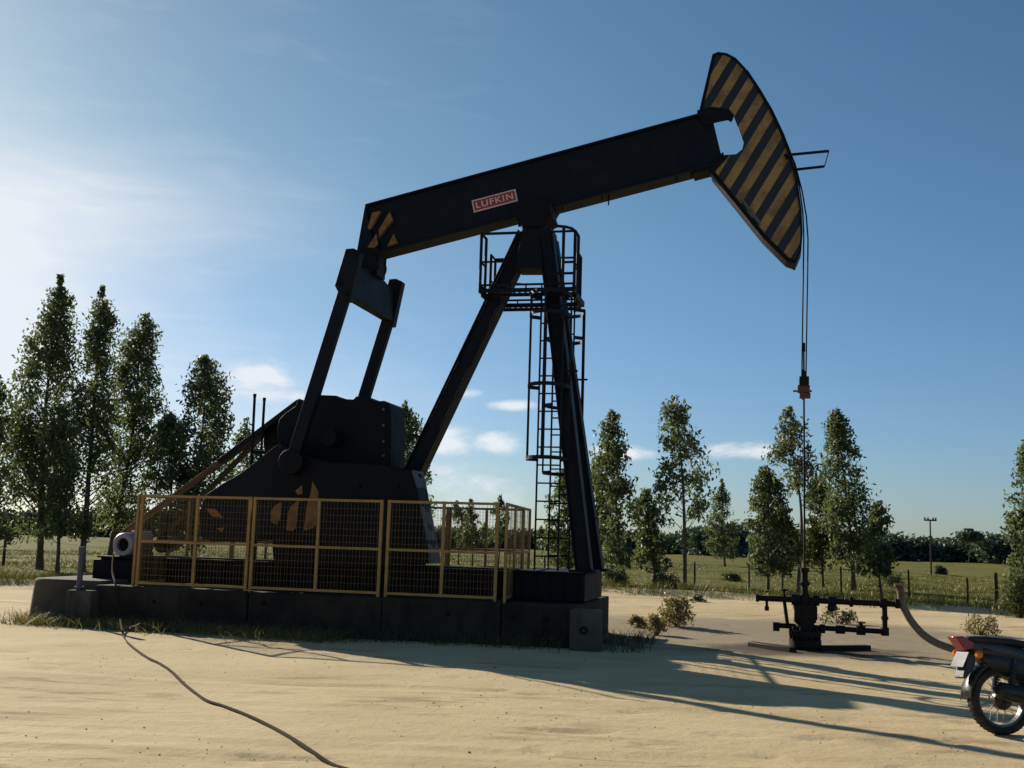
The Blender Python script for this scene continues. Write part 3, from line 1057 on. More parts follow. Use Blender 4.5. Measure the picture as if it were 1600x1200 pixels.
def leg(a, c, w, d):
    """rolled steel I-section leg from foot a to head c"""
    b = MB()
    a, c = Vector(a), Vector(c)
    ax = (c - a).normalized()
    sd = Vector((0, 1, 0))
    sd = (sd - ax * sd.dot(ax)).normalized()
    n = ax.cross(sd).normalized()
    b.bar(a + n * (d / 2 - .012), c + n * (d / 2 - .012), w, .024, sd)
    b.bar(a - n * (d / 2 - .012), c - n * (d / 2 - .012), w, .024, sd)
    b.bar(a, c, w * .55, d - .05, sd)
    b.box(a.x - .22, a.x + .22, a.y - .2, a.y + .2, a.z - .03, a.z + .012)
    return b.build('post_leg', 'navy', PJ, bevel=.004)


lt = U(853, 396, -.2)
lf = U(913, 893, -.6)
leg((lf[0], -.6, ZS + .02), (lt[0], -.17, lt[2] + .3), .27, .25)
leg((lf[0], .6, ZS + .02), (lt[0], .17, lt[2] + .3), .27, .25)
rt, rm = U(824, 372, 0), U(655, 725, 0)
sl_ = (rt[0] - rm[0]) / (rt[2] - rm[2])
foot_x = rm[0] - sl_ * (rm[2] - ZS)
leg((foot_x, 0, ZS + .02), (rt[0], 0, rt[2] + .05), .34, .29)
b = MB()
for t in (.42,):
    z = ZS + (lt[2] - ZS) * t
    x = lf[0] + (lt[0] - lf[0]) * t
    y = .6 - .42 * t
    b.bar((x, -y, z), (x, y, z), .12, .12, (1, 0, 0))
z0, z1 = ZS + .9, ZS + 1.15
x, _, z = U(926, 812, .6)
b.box(x - .12, x + .08, .5, .75, z - .12, z + .05)
b.build_each('post_brace', 'navy', PJ)


# --- service walkways with railings, ladders with safety cages
def rail(mb, pts, r=.024):
    mb.tube(pts, r, 8)


def walkway(lat0, lat1, pl, pr, zf, ztop, outer, bulge):
    x0, x1 = pl, pr
    b = MB()
    for y in (lat0, lat1 - .035):
        b.box(x0, x1, y, y + .035, zf + .035, zf + .065)
        b.box(x0, x1, y, y + .035, zf - .075, zf - .02)
        for i in range(7):
            x = x0 + (x1 - x0 - .02) * i / 6
            b.box(x, x + .02, y + .005, y + .03, zf - .02, zf + .035)
    b.box(x0, x0 + .035, lat0 + .035, lat1 - .035, zf - .07, zf + .06)
    b.box(x1 - .035, x1, lat0 + .035, lat1 - .035, zf - .07, zf + .06)
    nb = 16
    for i in range(nb):
        x = x0 + .05 + (x1 - x0 - .1) * i / (nb - 1)
        b.box(x - .008, x + .008, lat0 + .035, lat1 - .035, zf - .05, zf - .025)
    w = b.build('walkway', 'navy', PJ)
    b = MB()
    lo = lat0 + .02 if outer < 0 else lat1 - .02
    li = lat1 - .02 if outer < 0 else lat0 + .02
    zm = zf + (ztop - zf) * .48
    n = 7
    curve = []
    for i in range(n + 1):
        a = math.pi * i / n
        curve.append((x1 - .28 - .28 * math.cos(a), lo + outer * bulge * math.sin(a)))
    for z in (ztop,):
        rail(b, [(x0 + .02, li, z), (x0 + .02, lo, z), (x1 - .56, lo, z)])
        rail(b, [(cx, cy, z) for cx, cy in curve] + [(x1, li, z)])
        rail(b, [(x1 - .56, lo, z), (x1, lo, z)], .02)
    for z in (zm,):
        rail(b, [(x0 + .02, li, z), (x0 + .02, lo, z), (x0 + .5, lo, z)], .018)
    for p in ((x0 + .02, lo), (x0 + .02, li), (x1 - .14, lo + outer * bulge * .86), (x1, lo), (x1, li)):
        rail(b, [(p[0], p[1], zf - .05), (p[0], p[1], ztop)], .026)
    rail(b, [(x1 - .45, lo, zf + .22), (x1, lo, zf + .22)], .022)
    b.build('railing', 'navy', w)
    return w


zn = U(770, 451, -.72)[2]
zt = U(770, 366, -.72)[2]
walkway(-.78, -.42, U(748, 450, -.76)[0], U(897, 450, -.76)[0], zn, zt, -1, .32)
walkway(.42, .78, U(766, 478, .5)[0] - .02, U(902, 478, .5)[0], zn, zt - .05, 1, .32)


b = MB()
for px0, px1 in ((750, 768), (895, 902)):
    a, c = U(px0, 452, -.6), U(px1, 480, .6)
    b.bar((a[0], -.42, a[2] - .04), (a[0], .42, a[2] - .04), .06, .09, (1, 0, 0))
b.build_each('walkway_support', 'navy', PJ)


def ladder(lat, x0, x1, out, ztop, zcage):
    b = MB()
    for x in (x0, x1):
        b.bar((x, lat, ZS), (x, lat, ztop), .05, .022, (0, 1, 0))
    z = ZS + .22
    while z < ztop:
        b.tube([(x0, lat, z), (x1, lat, z)], .013, 6)
        z += .29
    for z in (ZS + 1.2, ZS + 3.2):
        b.bar((x1, lat, z), (x1 + .25, lat, z), .03, .03)
    lad = b.build('ladder', 'navy', PJ)
    b = MB()
    xm, hw = (x0 + x1) / 2, .335
    z = zcage
    hoops = []
    while z < ztop - .1:
        hoops.append(z)
        z += 1.16
    hoops.append(ztop - .12)
    for z in hoops:
        n = 14
        pts = [(x0, lat, z)]
        for i in range(n + 1):
            a = math.pi * i / n
            pts.append((xm - hw * math.cos(a), lat + out * (.12 + .5 * math.sin(a)), z))
        pts.append((x1, lat, z))
        for p, q in zip(pts[:-1], pts[1:]):
            b.bar(p, q, .012, .06, (Vector(q) - Vector(p)).normalized().cross(Vector((0, 0, 1))))
    for i in (0, 3, 7, 11, 14):
        a = math.pi * i / 14
        p = (xm - hw * math.cos(a), lat + out * (.12 + .5 * math.sin(a)))
        b.bar((p[0], p[1], hoops[0]), (p[0], p[1], hoops[-1]), .030, .010, (1, 0, 0))
    b.build('safety_cage', 'navy', lad)


ladder(-.5, U(840, 700, -.5)[0], U(876, 700, -.5)[0], -1, zn, U(840, 718, -.5)[2])
ladder(.5, U(861, 700, .5)[0], U(893, 700, .5)[0], 1, zn, U(861, 738, .5)[2])

# --- motor, belts, guard, brake levers
MC = U(198, 851, -.55)
b = MB()
b.lathe([(0, .0), (.16, 0), (.19, .05), (.19, .52), (.15, .58), (0, .58)], (MC[0] + .02, -.53, MC[2]), 28)
for i in range(20):
    a = 2 * math.pi * i / 20
    b.bar((MC[0] + .02 + .2 * math.cos(a), -.46, MC[2] + .2 * math.sin(a)), (MC[0] + .02 + .2 * math.cos(a), -.06, MC[2] + .2 * math.sin(a)), .012, .03, (-math.sin(a), 0, math.cos(a)))
b.box(MC[0] - .18, MC[0] + .2, -.45, 0, MC[2] - .26, MC[2] - .12)
mot = b.build('motor', 'grey', PJ, bevel=.006)
b = MB()
b.lathe([(.115, -.12), (.185, -.12), (.205, -.09), (.205, .02), (.115, .02)], (MC[0], -.56, MC[2]), 32)
b.build('motor_end_bell', 'lightgrey', mot)
b = MB()
b.lathe([(0, 0), (.118, 0), (.118, .03), (0, .03)], (MC[0], -.60, MC[2]), 24)
for i in range(5):
    a = 2 * math.pi * i / 5
    b.bar((MC[0], -.605, MC[2]), (MC[0] + .11 * math.cos(a), -.605, MC[2] + .11 * math.sin(a)), .012, .03)
b.build('motor_fan_grille', 'black', mot)
b = MB()
b.box(MC[0] + .07, MC[0] + .30, -.55, -.25, MC[2] + .10, MC[2] + .24)
b.build('terminal_box', 'lightgrey', mot, bevel=.012)
b = MB()
mb0, mb1 = U(147, 880, -.75)[0], U(216, 880, -.75)[0]
b.box(mb0, mb1, -.78, .5, ZC + .004, MC[2] - .262)
b.build('motor_slide_base', 'black', PJ, bevel=.01)
b = MB()
b.lathe([(0, -.14), (.15, -.14), (.15, .14), (0, .14)], (MC[0], .74, MC[2]), 24)
b.lathe([(0, -.7), (.035, -.7), (.035, .1), (0, .1)], (MC[0], .74, MC[2]), 12)
b.build('motor_sheave', 'black', PJ)
b = MB()
dv = (Vector((SHV[0], 0, SHV[2])) - Vector((MC[0], 0, MC[2]))).normalized()
nv = Vector((-dv.z, 0, dv.x))
for s, r0, r1 in ((1, .155, .465), (-1, .155, .465)):
    p = Vector((MC[0], .74, MC[2])) + nv * (r0 * s)
    q = Vector((SHV[0], .74, SHV[2])) + nv * (r1 * s)
    b.bar(p, q, .24, .016)
b.build_each('drive_belt', 'belt', PJ)
b = MB()
ga, gm, ge = U(188, 837, .5), U(345, 722, .5), U(470, 628, .5)
b.bar(ga, gm, .20, .055)
b.build('belt_guard', 'guard', PJ, bevel=.006)
b = MB()
b.bar(gm, ge, .22, .09)
b.build('belt_guard', 'navy', PJ, bevel=.006)
b = MB()
for (p0_, p1_), dl in ((((398, 620), (392, 740)), -.72), (((413, 626), (406, 745)), -.50)):
    a, c = U(*p0_, dl), U(*p1_, dl)
    d = (Vector(c) - Vector(a)) / (c[2] - a[2])
    e = Vector(a) + d * (ZS - a[2])
    b.tube([a, e], .024, 8)
    b.tube([a, Vector(a) - d * -.05], .03, 8)
a, c = U(395, 706, -.72), U(436, 708, -.52)
b.tube([a, c], .03, 8)
b.build('brake_lever', 'black', PJ)

# ------------------------------------------------------------------ concrete base and blocks (unit frame)
def unit_thing(name, label, cat, group=None):
    e = empty(name, tuple(WELL), -TH)
    return tag(e, label, cat, group)


xb0, xb1 = U(150, 905, -1.75)[0], U(952, 942, 1.75)[0]
seams = [xb0] + [U(p, 930, -1.75)[0] for p in (386, 597, 783)] + [xb1]
base = unit_thing('concrete_foundation', 'long low stained concrete base carrying the black pumpjack and yellow fence', 'foundation')
for i in range(4):
    b = MB()
    dz = (0, -.006, .004, -.012)[i]
    b.box(seams[i] + .006, seams[i + 1] - .006, -1.75 + (0, .03, 0, .02)[i], 1.75, -.35, ZC + dz - .004)
    b.build('concrete_slab', 'concrete', base, bevel=.025)
b = MB()
for px, py in ((240, 940), (313, 942), (410, 942), (800, 965), (852, 968), (700, 960)):
    x, _, z = U(px, py, -1.76)
    b.lathe([(0, -.012), (.03, -.012), (.034, 0), (.034, .05), (0, .05)], (x, -1.75, z), 12)
b.build_each('lifting_plug', 'black', base)


def round_block():
    t = empty('concrete_block', (0, 0, 0))
    b = MB()
    pts = [(36, 968), (34, 940), (42, 915), (52, 905)]
    lat = -1.45
    x0 = U(38, 960, lat)[0]
    x1 = xb0 - .01
    prof = []
    n = 10
    r = .42
    plan = [(x1, -1.66), (x0 + r, -1.66)]
    for i in range(1, n):
        a = math.pi / 2 * i / n
        plan.append((x0 + r - r * math.sin(a), -1.66 + r - r * math.cos(a)))
    plan += [(x0, -1.66 + r), (x0, 1.2), (x1, 1.2)]
    m = len(plan)
    top = ZC + .05
    b.add([(p[0], p[1], -.3) for p in plan] + [(p[0] + .07 * (p[0] < x1 - .5), p[1] + .03, top) for p in plan],
          [tuple(range(m)), tuple(range(2 * m - 1, m - 1, -1))] + [(i, (i + 1) % m, m + (i + 1) % m, m + i) for i in range(m)])
    o = b.build('concrete_block', 'concrete_pale', None, bevel=.04)
    bpy.data.objects.remove(t)
    o.location = tuple(WELL)
    o.rotation_euler = (0, 0, -TH)
    o.name = 'concrete_block'
    return tag(o, 'rounded grey concrete block at the left end of the base', 'block')


round_block()
b = MB()
x0, x1 = U(105, 940, -1.95)[0], U(143, 940, -1.95)[0]
b.box(x0, x1, -1.98, -1.67, -.2, U(120, 922, -1.95)[2])
o = b.build('concrete_footing', 'concrete_pale', bevel=.025)
o.location = tuple(WELL)
o.rotation_euler = (0, 0, -TH)
tag(o, 'small square concrete footing holding an upright grey pipe', 'block')
pz0, pz1 = U(124, 921, -1.82)[2], U(126, 856, -1.82)[2]
xp = U(125, 900, -1.82)[0]
b = MB()
b.tube([(xp, -1.82, pz0 - .02), (xp, -1.82, pz1)], .045, 12)
b.tube([(xp, -1.82, pz0 + .02), (xp, -1.82, pz0 + .05)], .075, 12)
b.tube([(xp, -1.82, pz1 - .10), (xp, -1.82, pz1 + .02)], .055, 12)
o = b.build('vent_pipe', 'grey')
o.location = tuple(WELL)
o.rotation_euler = (0, 0, -TH)
tag(o, 'short upright grey pipe on a small square footing', 'pipe')
b = MB()
x0, x1 = U(890, 985, -1.98)[0], U(938, 985, -1.98)[0]
zt_ = U(925, 953, -1.98)[2]
b.box(x0, x1, -2.0, -1.77, -.2, zt_)
o = b.build('concrete_block', 'concrete_pale', bevel=.03)
o.location = tuple(WELL)
o.rotation_euler = (0, 0, -TH)
tag(o, 'pale concrete corner block at the right end of the base', 'block')
b = MB()
x, _, z = U(912, 985, -2.0)
b.lathe([(.03, -.02), (.06, -.02), (.06, .03), (.03, .03)], (x, -2.0, z), 16)
c = b.build('block_socket', 'black', o)

# ------------------------------------------------------------------ yellow safety fence round the cranks
fen = unit_thing('safety_fence', 'yellow steel mesh safety fence standing on the concrete base round the cranks', 'fence')
LF, LB = -1.66, 1.6
ZB, ZT = ZC + .03, 2.10
fx = lambda px: U(px, 850, LF)[0]


def wire_panel(mb, a, c, z0, z1, step=.055):
    a, c = Vector(a), Vector(c)
    d = c - a
    n = int(d.length / step)
    sd = d.normalized()
    for i in range(1, n):
        p = a + d * (i / n)
        j0, j1 = random.gauss(0, .004), random.gauss(0, .004)
        mb.bar((p.x + j0, p.y, z0), (p.x + j1, p.y + j0, z1), .0032, .0032, sd)
    m = int((z1 - z0) / .1)
    for j in range(1, m):
        z = z0 + (z1 - z0) * j / m
        mb.bar((a.x, a.y, z), (c.x, c.y, z), .0032, .0032, (0, 0, 1))


def panel(a, c, mids, t=.046):
    """one framed panel between two floor points; mids are fractions of extra posts"""
    a, c = Vector((a[0], a[1] + random.uniform(-.02, .02), 0)), Vector((c[0], c[1] + random.uniform(-.02, .02), 0))
    d = c - a
    sd = d.normalized()
    b = MB()
    P = lambda f, z: (a + d * f) + Vector((0, 0, z))
    for f in [0, 1] + list(mids):
        b.bar(P(f, ZB), P(f, ZT), t, .04, sd)
    fs = sorted([0, 1] + list(mids))
    for f0, f1 in zip(fs[:-1], fs[1:]):
        g = t / 2 / d.length
        for z in (ZB + t / 2, ZB + (ZT - ZB) * .475, ZT - t / 2):
            b.bar(P(f0 + g, z), P(f1 - g, z), .036, t * .85, sd.cross(Vector((0, 0, 1))))
    for f in (0, 1):
        b.bar(P(f, ZC - .06), P(f, ZB), .04, .035, sd)
    fr = b.build('fence_panel', 'fence', fen)
    b = MB()
    wire_panel(b, P(0, 0), P(1, 0), ZB + t, ZT - t)
    b.build('wire_mesh', 'wire', fr, 0)


def mids(p0, p1, *m):
    x0, x1 = fx(p0), fx(p1)
    return [(fx(q) - x0) / (x1 - x0) for q in m]


for p0_, p1_, m in ((219, 388, 306), (395, 594, 496), (606, 776, 692)):
    panel((fx(p0_), LF), (fx(p1_), LF), mids(p0_, p1_, m))
xR, xR2, xL = fx(791), U(825, 850, 1.6)[0], fx(213)
panel((xR, LF), (xR2 + .02, LB), (.33, .66))
panel((xL - .02, LF + .04), (xL + .02, LB), (.5,))
nB = 4
for i in range(nB):
    q0 = xL + .06 + (xR2 - xL - .1) * i / nB
    q1 = xL + .06 + (xR2 - xL - .1) * (i + 1) / nB - .05
    panel((q0, LB), (q1, LB), (.5,))

# ------------------------------------------------------------------ wellhead
wh = unit_thing('wellhead', 'black oily wellhead with flow line pipes under the horsehead', 'wellhead')
wz = lambda py: U(1258, py, 0)[2]
b = MB()
b.lathe([(0, -.1), (.20, -.1), (.20, .06), (.245, .06), (.245, .16), (.2, .17), (.2, .21), (.245, .22), (.245, .30), (.15, .31), (.14, .42), (.17, .42), (.17, .48),
         (.15, .49), (.15, .62), (.18, .62), (.18, .69), (.12, .70), (.075, .75), (.07, .86), (0, .86)], (0, 0, 0), 28, 'z')
b.box(-.16, .18, -.16, .16, .47, .67)
stack = b.build('wellhead_stack', 'oily', wh)
b = MB()
for zf in (.11, .26):
    for i in range(10):
        a = 2 * math.pi * i / 10
        b.tube([(.215 * math.cos(a), .215 * math.sin(a), zf - .1), (.215 * math.cos(a), .215 * math.sin(a), zf + .1)], .02, 6)
b.build_each('bolt', 'oily', stack)
b = MB()
b.lathe([(0, .8), (.05, .8), (.05, .98), (.075, .98), (.075, 1.04), (.05, 1.04), (.048, 1.18), (.062, 1.18), (.07, 1.25), (0, 1.26)], (0, 0, 0), 18, 'z')
b.box(-.09, .09, -.03, .03, 1.0, 1.02)
b.build('stuffing_box', 'oily', wh)
zu, zl = U(1300, 939, 0)[2], U(1320, 984, 0)[2]
X = lambda px, py=940: U(px, py, 0)[0]
b = MB()
b.tube([(X(1183), 0, zu), (X(1408), 0, zu - .01)], .045, 12)
for px, w, r in ((1243, .12, .085), (1275, .1, .085), (1300, .12, .075), (1330, .05, .08), (1380, .1, .075), (1402, .06, .075)):
    b.tube([(X(px) - w / 2, 0, zu), (X(px) + w / 2, 0, zu)], r, 12)
b.tube([(X(1183) - .02, 0, zu), (X(1183) + .03, 0, zu)], .06, 10)
b.tube([(X(1198), 0, zu), (X(1198), 0, zu - .18)], .022, 8)
b.tube([(X(1198), 0, zu - .12), (X(1198), 0, zu - .19)], .035, 8)
fl = b.build('flow_line', 'oily', wh)
b = MB()
b.tube([(X(1300), 0, zu + .03), (X(1300), 0, zu - .14)], .05, 10)
b.tube([(X(1300) - .02, -.05, zu - .10), (X(1300) + .02, .05, zu - .10)], .06, 10)
b.tube([(X(1225), 0, zu), (X(1225), 0, zu + .14)], .02, 8)
b.lathe([(.04, 0), (.055, -.012), (.07, 0), (.055, .012)], (X(1225), 0, zu + .14), 16, 'z')
b.build('valve', 'oily', fl)
b = MB()
b.tube([(X(1210, 984), 0, zl + .02), (X(1384, 984), 0, zl)], .04, 12)
for px, w, r in ((1213, .1, .07), (1236, .06, .06), (1285, .08, .07), (1313, .14, .065), (1345, .13, .07)):
    b.tube([(X(px, 984) - w / 2, 0, zl), (X(px, 984) + w / 2, 0, zl)], r, 12)
b.tube([(X(1382), 0, zl - .03), (X(1382), 0, zu)], .04, 12)
b.tube([(X(1382), 0, zl - .06), (X(1382), 0, zl + .06)], .062, 12)
b.tube([(X(1382), 0, zu - .25), (X(1382), 0, zu - .2)], .055, 12)
b.tube([(X(1345, 984), 0, zl), (X(1345, 984), 0, zl + .12)], .03, 8)
b.tube([(X(1225), 0, zu), (X(1231, 984), 0, zl)], .028, 8)
cas = b.build('casing_line', 'oily', wh)
b = MB()
b.lathe([(.05, 0), (.066, -.012), (.08, 0), (.066, .012)], (X(1345, 984), 0, zl + .12), 16, 'z')
b.bar((X(1345, 984) - .06, 0, zl + .12), (X(1345, 984) + .06, 0, zl + .12), .012, .012)
b.build('hand_wheel', 'rust', cas)

pr = unit_thing('polished_rod', 'thin steel polished rod running from the carrier bar into the wellhead', 'rod')
b = MB()
zc = cz[2]
b.tube([(0, 0, 1.1), (cz[0] * .35, 0, 2.4), (cz[0], 0, zc + .52)], .015, 8)
b.tube([(cz[0], 0, zc + .42), (cz[0], 0, zc + .56)], .026, 8)
b.build('rod_shaft', 'black', pr)
b = MB()
b.box(cz[0] - .10, cz[0] + .09, -.08, .08, zc - .24, zc - .13)
b.box(cz[0] - .07, cz[0] + .10, -.07, .07, zc - .33, zc - .25)
b.tube([(cz[0] - .17, -.03, zc - .22), (cz[0] + .12, -.03, zc - .22)], .018, 6)
b.tube([(cz[0] - .02, -.05, zc - .14), (cz[0] - .02, -.05, zc - .36)], .022, 6)
b.build('rod_clamp', 'rust', pr, bevel=.008)

# cellar beams laid on the ground round the wellhead
for (pa, pb_), lab in ((((1173, 1008), (1240, 1018)), 'dark timber beam on the ground left of the wellhead'), (((1280, 1015), (1357, 1014)), 'dark timber beam on the ground right of the wellhead')):
    a, c = ground(*pa, .03), ground(*pb_, .03)
    b = MB()
    b.bar(a, c, .12, .14, (0, 0, 1))
    o = b.build('timber_beam', 'oily', bevel=.015)
    tag(o, lab, 'beam', 'timber beams round the wellhead')

# big flexible hose from the flow line to the ground
b = MB()
hp0 = np.array(ground(0, 0)) * 0
w2l = [at(1405, 941, 0)] if False else None
dY = lambda px: float((WELL + AX * U(px, 940, 0)[0])[1])
pts = []
for px, py, dd in ((1407, 922, 0), (1409, 940, 0), (1415, 955, -.03), (1425, 972, -.08), (1442, 991, -.14), (1462, 1004, -.2), (1485, 1013, -.25), (1510, 1020, -.3)):
    pts.append(Vector(at(px, py, dY(1407) + dd)))
e = Vector(pts[-1])
for i, (dx, dy) in enumerate(((.35, -.05), (.8, .02), (1.4, .2), (2.3, .45), (3.6, .6), (6, .8))):
    pts.append(Vector((e.x + dx, e.y + dy, .05)))


def smooth_path(P, n=5):
    out = []
    P = [Vector(p) for p in P]
    for i in range(len(P) - 1):
        p0, p1, p2, p3 = P[max(i - 1, 0)], P[i], P[i + 1], P[min(i + 2, len(P) - 1)]
        for j in range(n):
            t = j / n
            out.append(.5 * ((2 * p1) + (p2 - p0) * t + (2 * p0 - 5 * p1 + 4 * p2 - p3) * t * t + (3 * p1 - p0 - 3 * p2 + p3) * t ** 3))
    out.append(P[-1])
    return out


hs = empty('flow_hose', tuple(pts[0]))
tag(hs, 'thick brown flexible hose curving from the flow line down to the sand', 'hose')
b = MB()
rel = [p - pts[0] for p in smooth_path(pts, 6)]
b.tube(rel, .055, 12)
b.build('hose_body', 'hose', hs)
b = MB()
b.tube([Vector((-.03, 0, .08)), Vector((0, 0, 0)), rel[4]], .055, 12)
b.tube([Vector((-.033, 0, .09)), Vector((-.03, 0, .05))], .062, 12)
b.build('hose_coupling', 'rust', hs)

# power cable from the motor across the sand
b = MB()
cp = []
mw = WELL + AX * (MC[0] - .05) + AY * -.6
for px, py, lt_ in ((177, 868, -.7), (176, 895, -1.3), (181, 915, -1.8), (185, 950, -1.9)):
    q = U(px, py, lt_)
    cp.append(Vector(WELL + AX * q[0] + AY * q[1] + np.array([0, 0, q[2]])))
for px, py in ((193, 995), (203, 1010), (228, 1030), (250, 1041), (270, 1052), (286, 1066), (300, 1077), (322, 1092), (350, 1103), (385, 1118), (420, 1134), (455, 1155), (490, 1177), (520, 1192), (560, 1212), (640, 1260)):
    g_ = ground(px, py)
    cp.append(Vector((g_[0], g_[1], float(sand_height(g_[0], g_[1])) + .008)))
b.tube(smooth_path(cp, 5), .0165, 8)
o = b.build('power_cable', 'cable')
tag(o, 'dark power cable snaking from the motor across the sand to the foreground', 'cable')

# ------------------------------------------------------------------ trees
HZX = lambda px: HZ + RHO * (px - 800)


def leaf_cloud(cen, sig, per, L, W, r, droop=.9):
    n = len(cen) * per
    P = np.repeat(cen, per, 0) + np.clip(r.normal(0, 1, (n, 3)), -1.7, 1.7) * np.repeat(sig, per)[:, None]
    d = r.normal(0, 1, (n, 3))
    d[:, 2] -= droop
    d /= np.linalg.norm(d, axis=1)[:, None]
    s = np.cross(d, r.normal(0, 1, (n, 3)))
    s /= np.linalg.norm(s, axis=1)[:, None]
    nr = np.cross(d, s)
    l = (r.uniform(.6, 1.25, n) * L)[:, None]
    w = (r.uniform(.6, 1.2, n) * W)[:, None]
    A = P - d * l * .5
    B = P + d * l * .5 + nr * l * .10
    m1 = P - s * w * .5 - d * l * .05
    m2 = P + s * w * .5 - d * l * .05
    V = np.stack([A, m1, B, m2], 1).reshape(-1, 3)
    Q = np.arange(n * 4).reshape(-1, 4)
    return V, Q


def tree(label, basepx, rows, dens=1.0, leaf=1.0, mat='leaf', seed=0, bare=.25, group='young eucalyptus trees along the sand edge', fork=False, name='eucalyptus_tree', cat='tree', trunk_w=1.0, d=None):
    r = np.random.default_rng(seed)
    g_ = ground(*basepx)
    if d is not None:
        g_ = at(basepx[0], basepx[1], d)
        g_[2] = 0
    D = g_[1]
    org = np.array([g_[0], D, -.15])
    zs, xc, rad = [], [], []
    py, xa, xb = rows[0]
    q = min(14, (rows[1][0] - py) * .4)
    rows = [(py - 3, (xa + xb) / 2 - 1.2, (xa + xb) / 2 + 1.2), (py + q, xa, xb)] + list(rows[1:])
    for py, xa, xb in rows:
        pa, pb2 = at(xa, py, D), at(xb, py, D)
        zs.append((pa[2] + pb2[2]) / 2 - org[2])
        xc.append((pa[0] + pb2[0]) / 2 - org[0])
        rad.append(abs(pb2[0] - pa[0]) / 2 * 1.03)
    zs, xc, rad = np.array(zs)[::-1], np.array(xc)[::-1], np.array(rad)[::-1]
    htop = zs[-1]
    # trunk line leans gently towards the crown's centre
    tz = np.linspace(0, htop * .985, 14)
    ctr = np.interp(tz, np.r_[0, zs], np.r_[0, xc])
    ker = np.array([np.exp(-((tz - q) / (htop * .22)) ** 2) for q in tz])
    tx = (ker @ ctr) / ker.sum(1)
    tx = tx - tx[0] * (1 - tz / htop)
    ty = np.cumsum(r.normal(0, .025, 14)) * htop * .08
    trunk_r = (.0105 * htop + .012) * trunk_w
    b = MB()
    rr = [max(trunk_r * (1 - .93 * q / htop), .012) for q in tz]
    rr[0] *= 1.35
    b.tube([(tx[i], ty[i], tz[i]) for i in range(14)], rr, 7)
    T = lambda z: np.array([np.interp(z, tz, tx), np.interp(z, tz, ty), z])
    # clumps
    zz = np.linspace(zs[0], zs[-1], 200)
    R_ = np.interp(zz, zs, rad)
    area = float(np.sum((R_[1:] + R_[:-1]) * np.diff(zz)) / 2) * 2
    ncl = int(max(30, area * (33 if basepx[0] < 420 else 36) * dens / leaf ** 2))
    pdf = (R_ + .06) / (R_ + .06).sum()
    cz_ = r.choice(zz, int(ncl * 1.6), p=pdf) + r.normal(0, .05, int(ncl * 1.6))
    a = r.uniform(0, 2 * math.pi, int(ncl * 1.6))
    rho = np.interp(cz_, zs, rad) * r.uniform(0, 1, int(ncl * 1.6)) ** .55
    cx = np.interp(cz_, zs, xc) + rho * np.cos(a)
    cy = np.interp(cz_, tz, ty) + rho * np.sin(a)
    # branches of the tree come in whorls: thin the cloud by a lumpy field so sky shows between limbs
    fld = vnoise(cx * 2.4 + seed * 7.3 + cy * 1.3, cz_ * 2.7 + cy * 1.5, seed) + .55 * np.clip((cz_ - htop * .66) / (htop * .3), 0, 1)
    keep = np.argsort(-(fld * 1.0 + r.uniform(0, .34, int(ncl * 1.6))))[:ncl]
    cen = np.c_[cx, cy, cz_][keep]
    sig = r.uniform(.085, .17, ncl) * leaf * np.clip(htop / 6, .6, 1.25)
    sig = np.minimum(sig, np.interp(cen[:, 2], zs, rad) * .35 + .035)
    V, Q = leaf_cloud(cen, sig, 18, .19 * leaf, .085 * leaf, r)
    for i in r.choice(ncl, int(ncl * .22), replace=False):
        c_ = cen[i]
        z0 = max(c_[2] - abs(np.hypot(c_[0] - T(c_[2])[0], c_[1])) * r.uniform(.5, 1.0) - .1, htop * .12)
        p0_ = T(z0)
        mid = (p0_ + c_) / 2 + np.array([0, 0, -.06])
        w0 = max(trunk_r * (1 - z0 / htop) * .33, .009)
        b.tube([p0_, mid, c_], [w0, w0 * .7, .005], 4)
    root = empty(name, tuple(org))
    tag(root, label, cat, group)
    b.build('trunk', 'bark', root, 60)
    raw_mesh('crown', V, Q, mat, root)
    return root


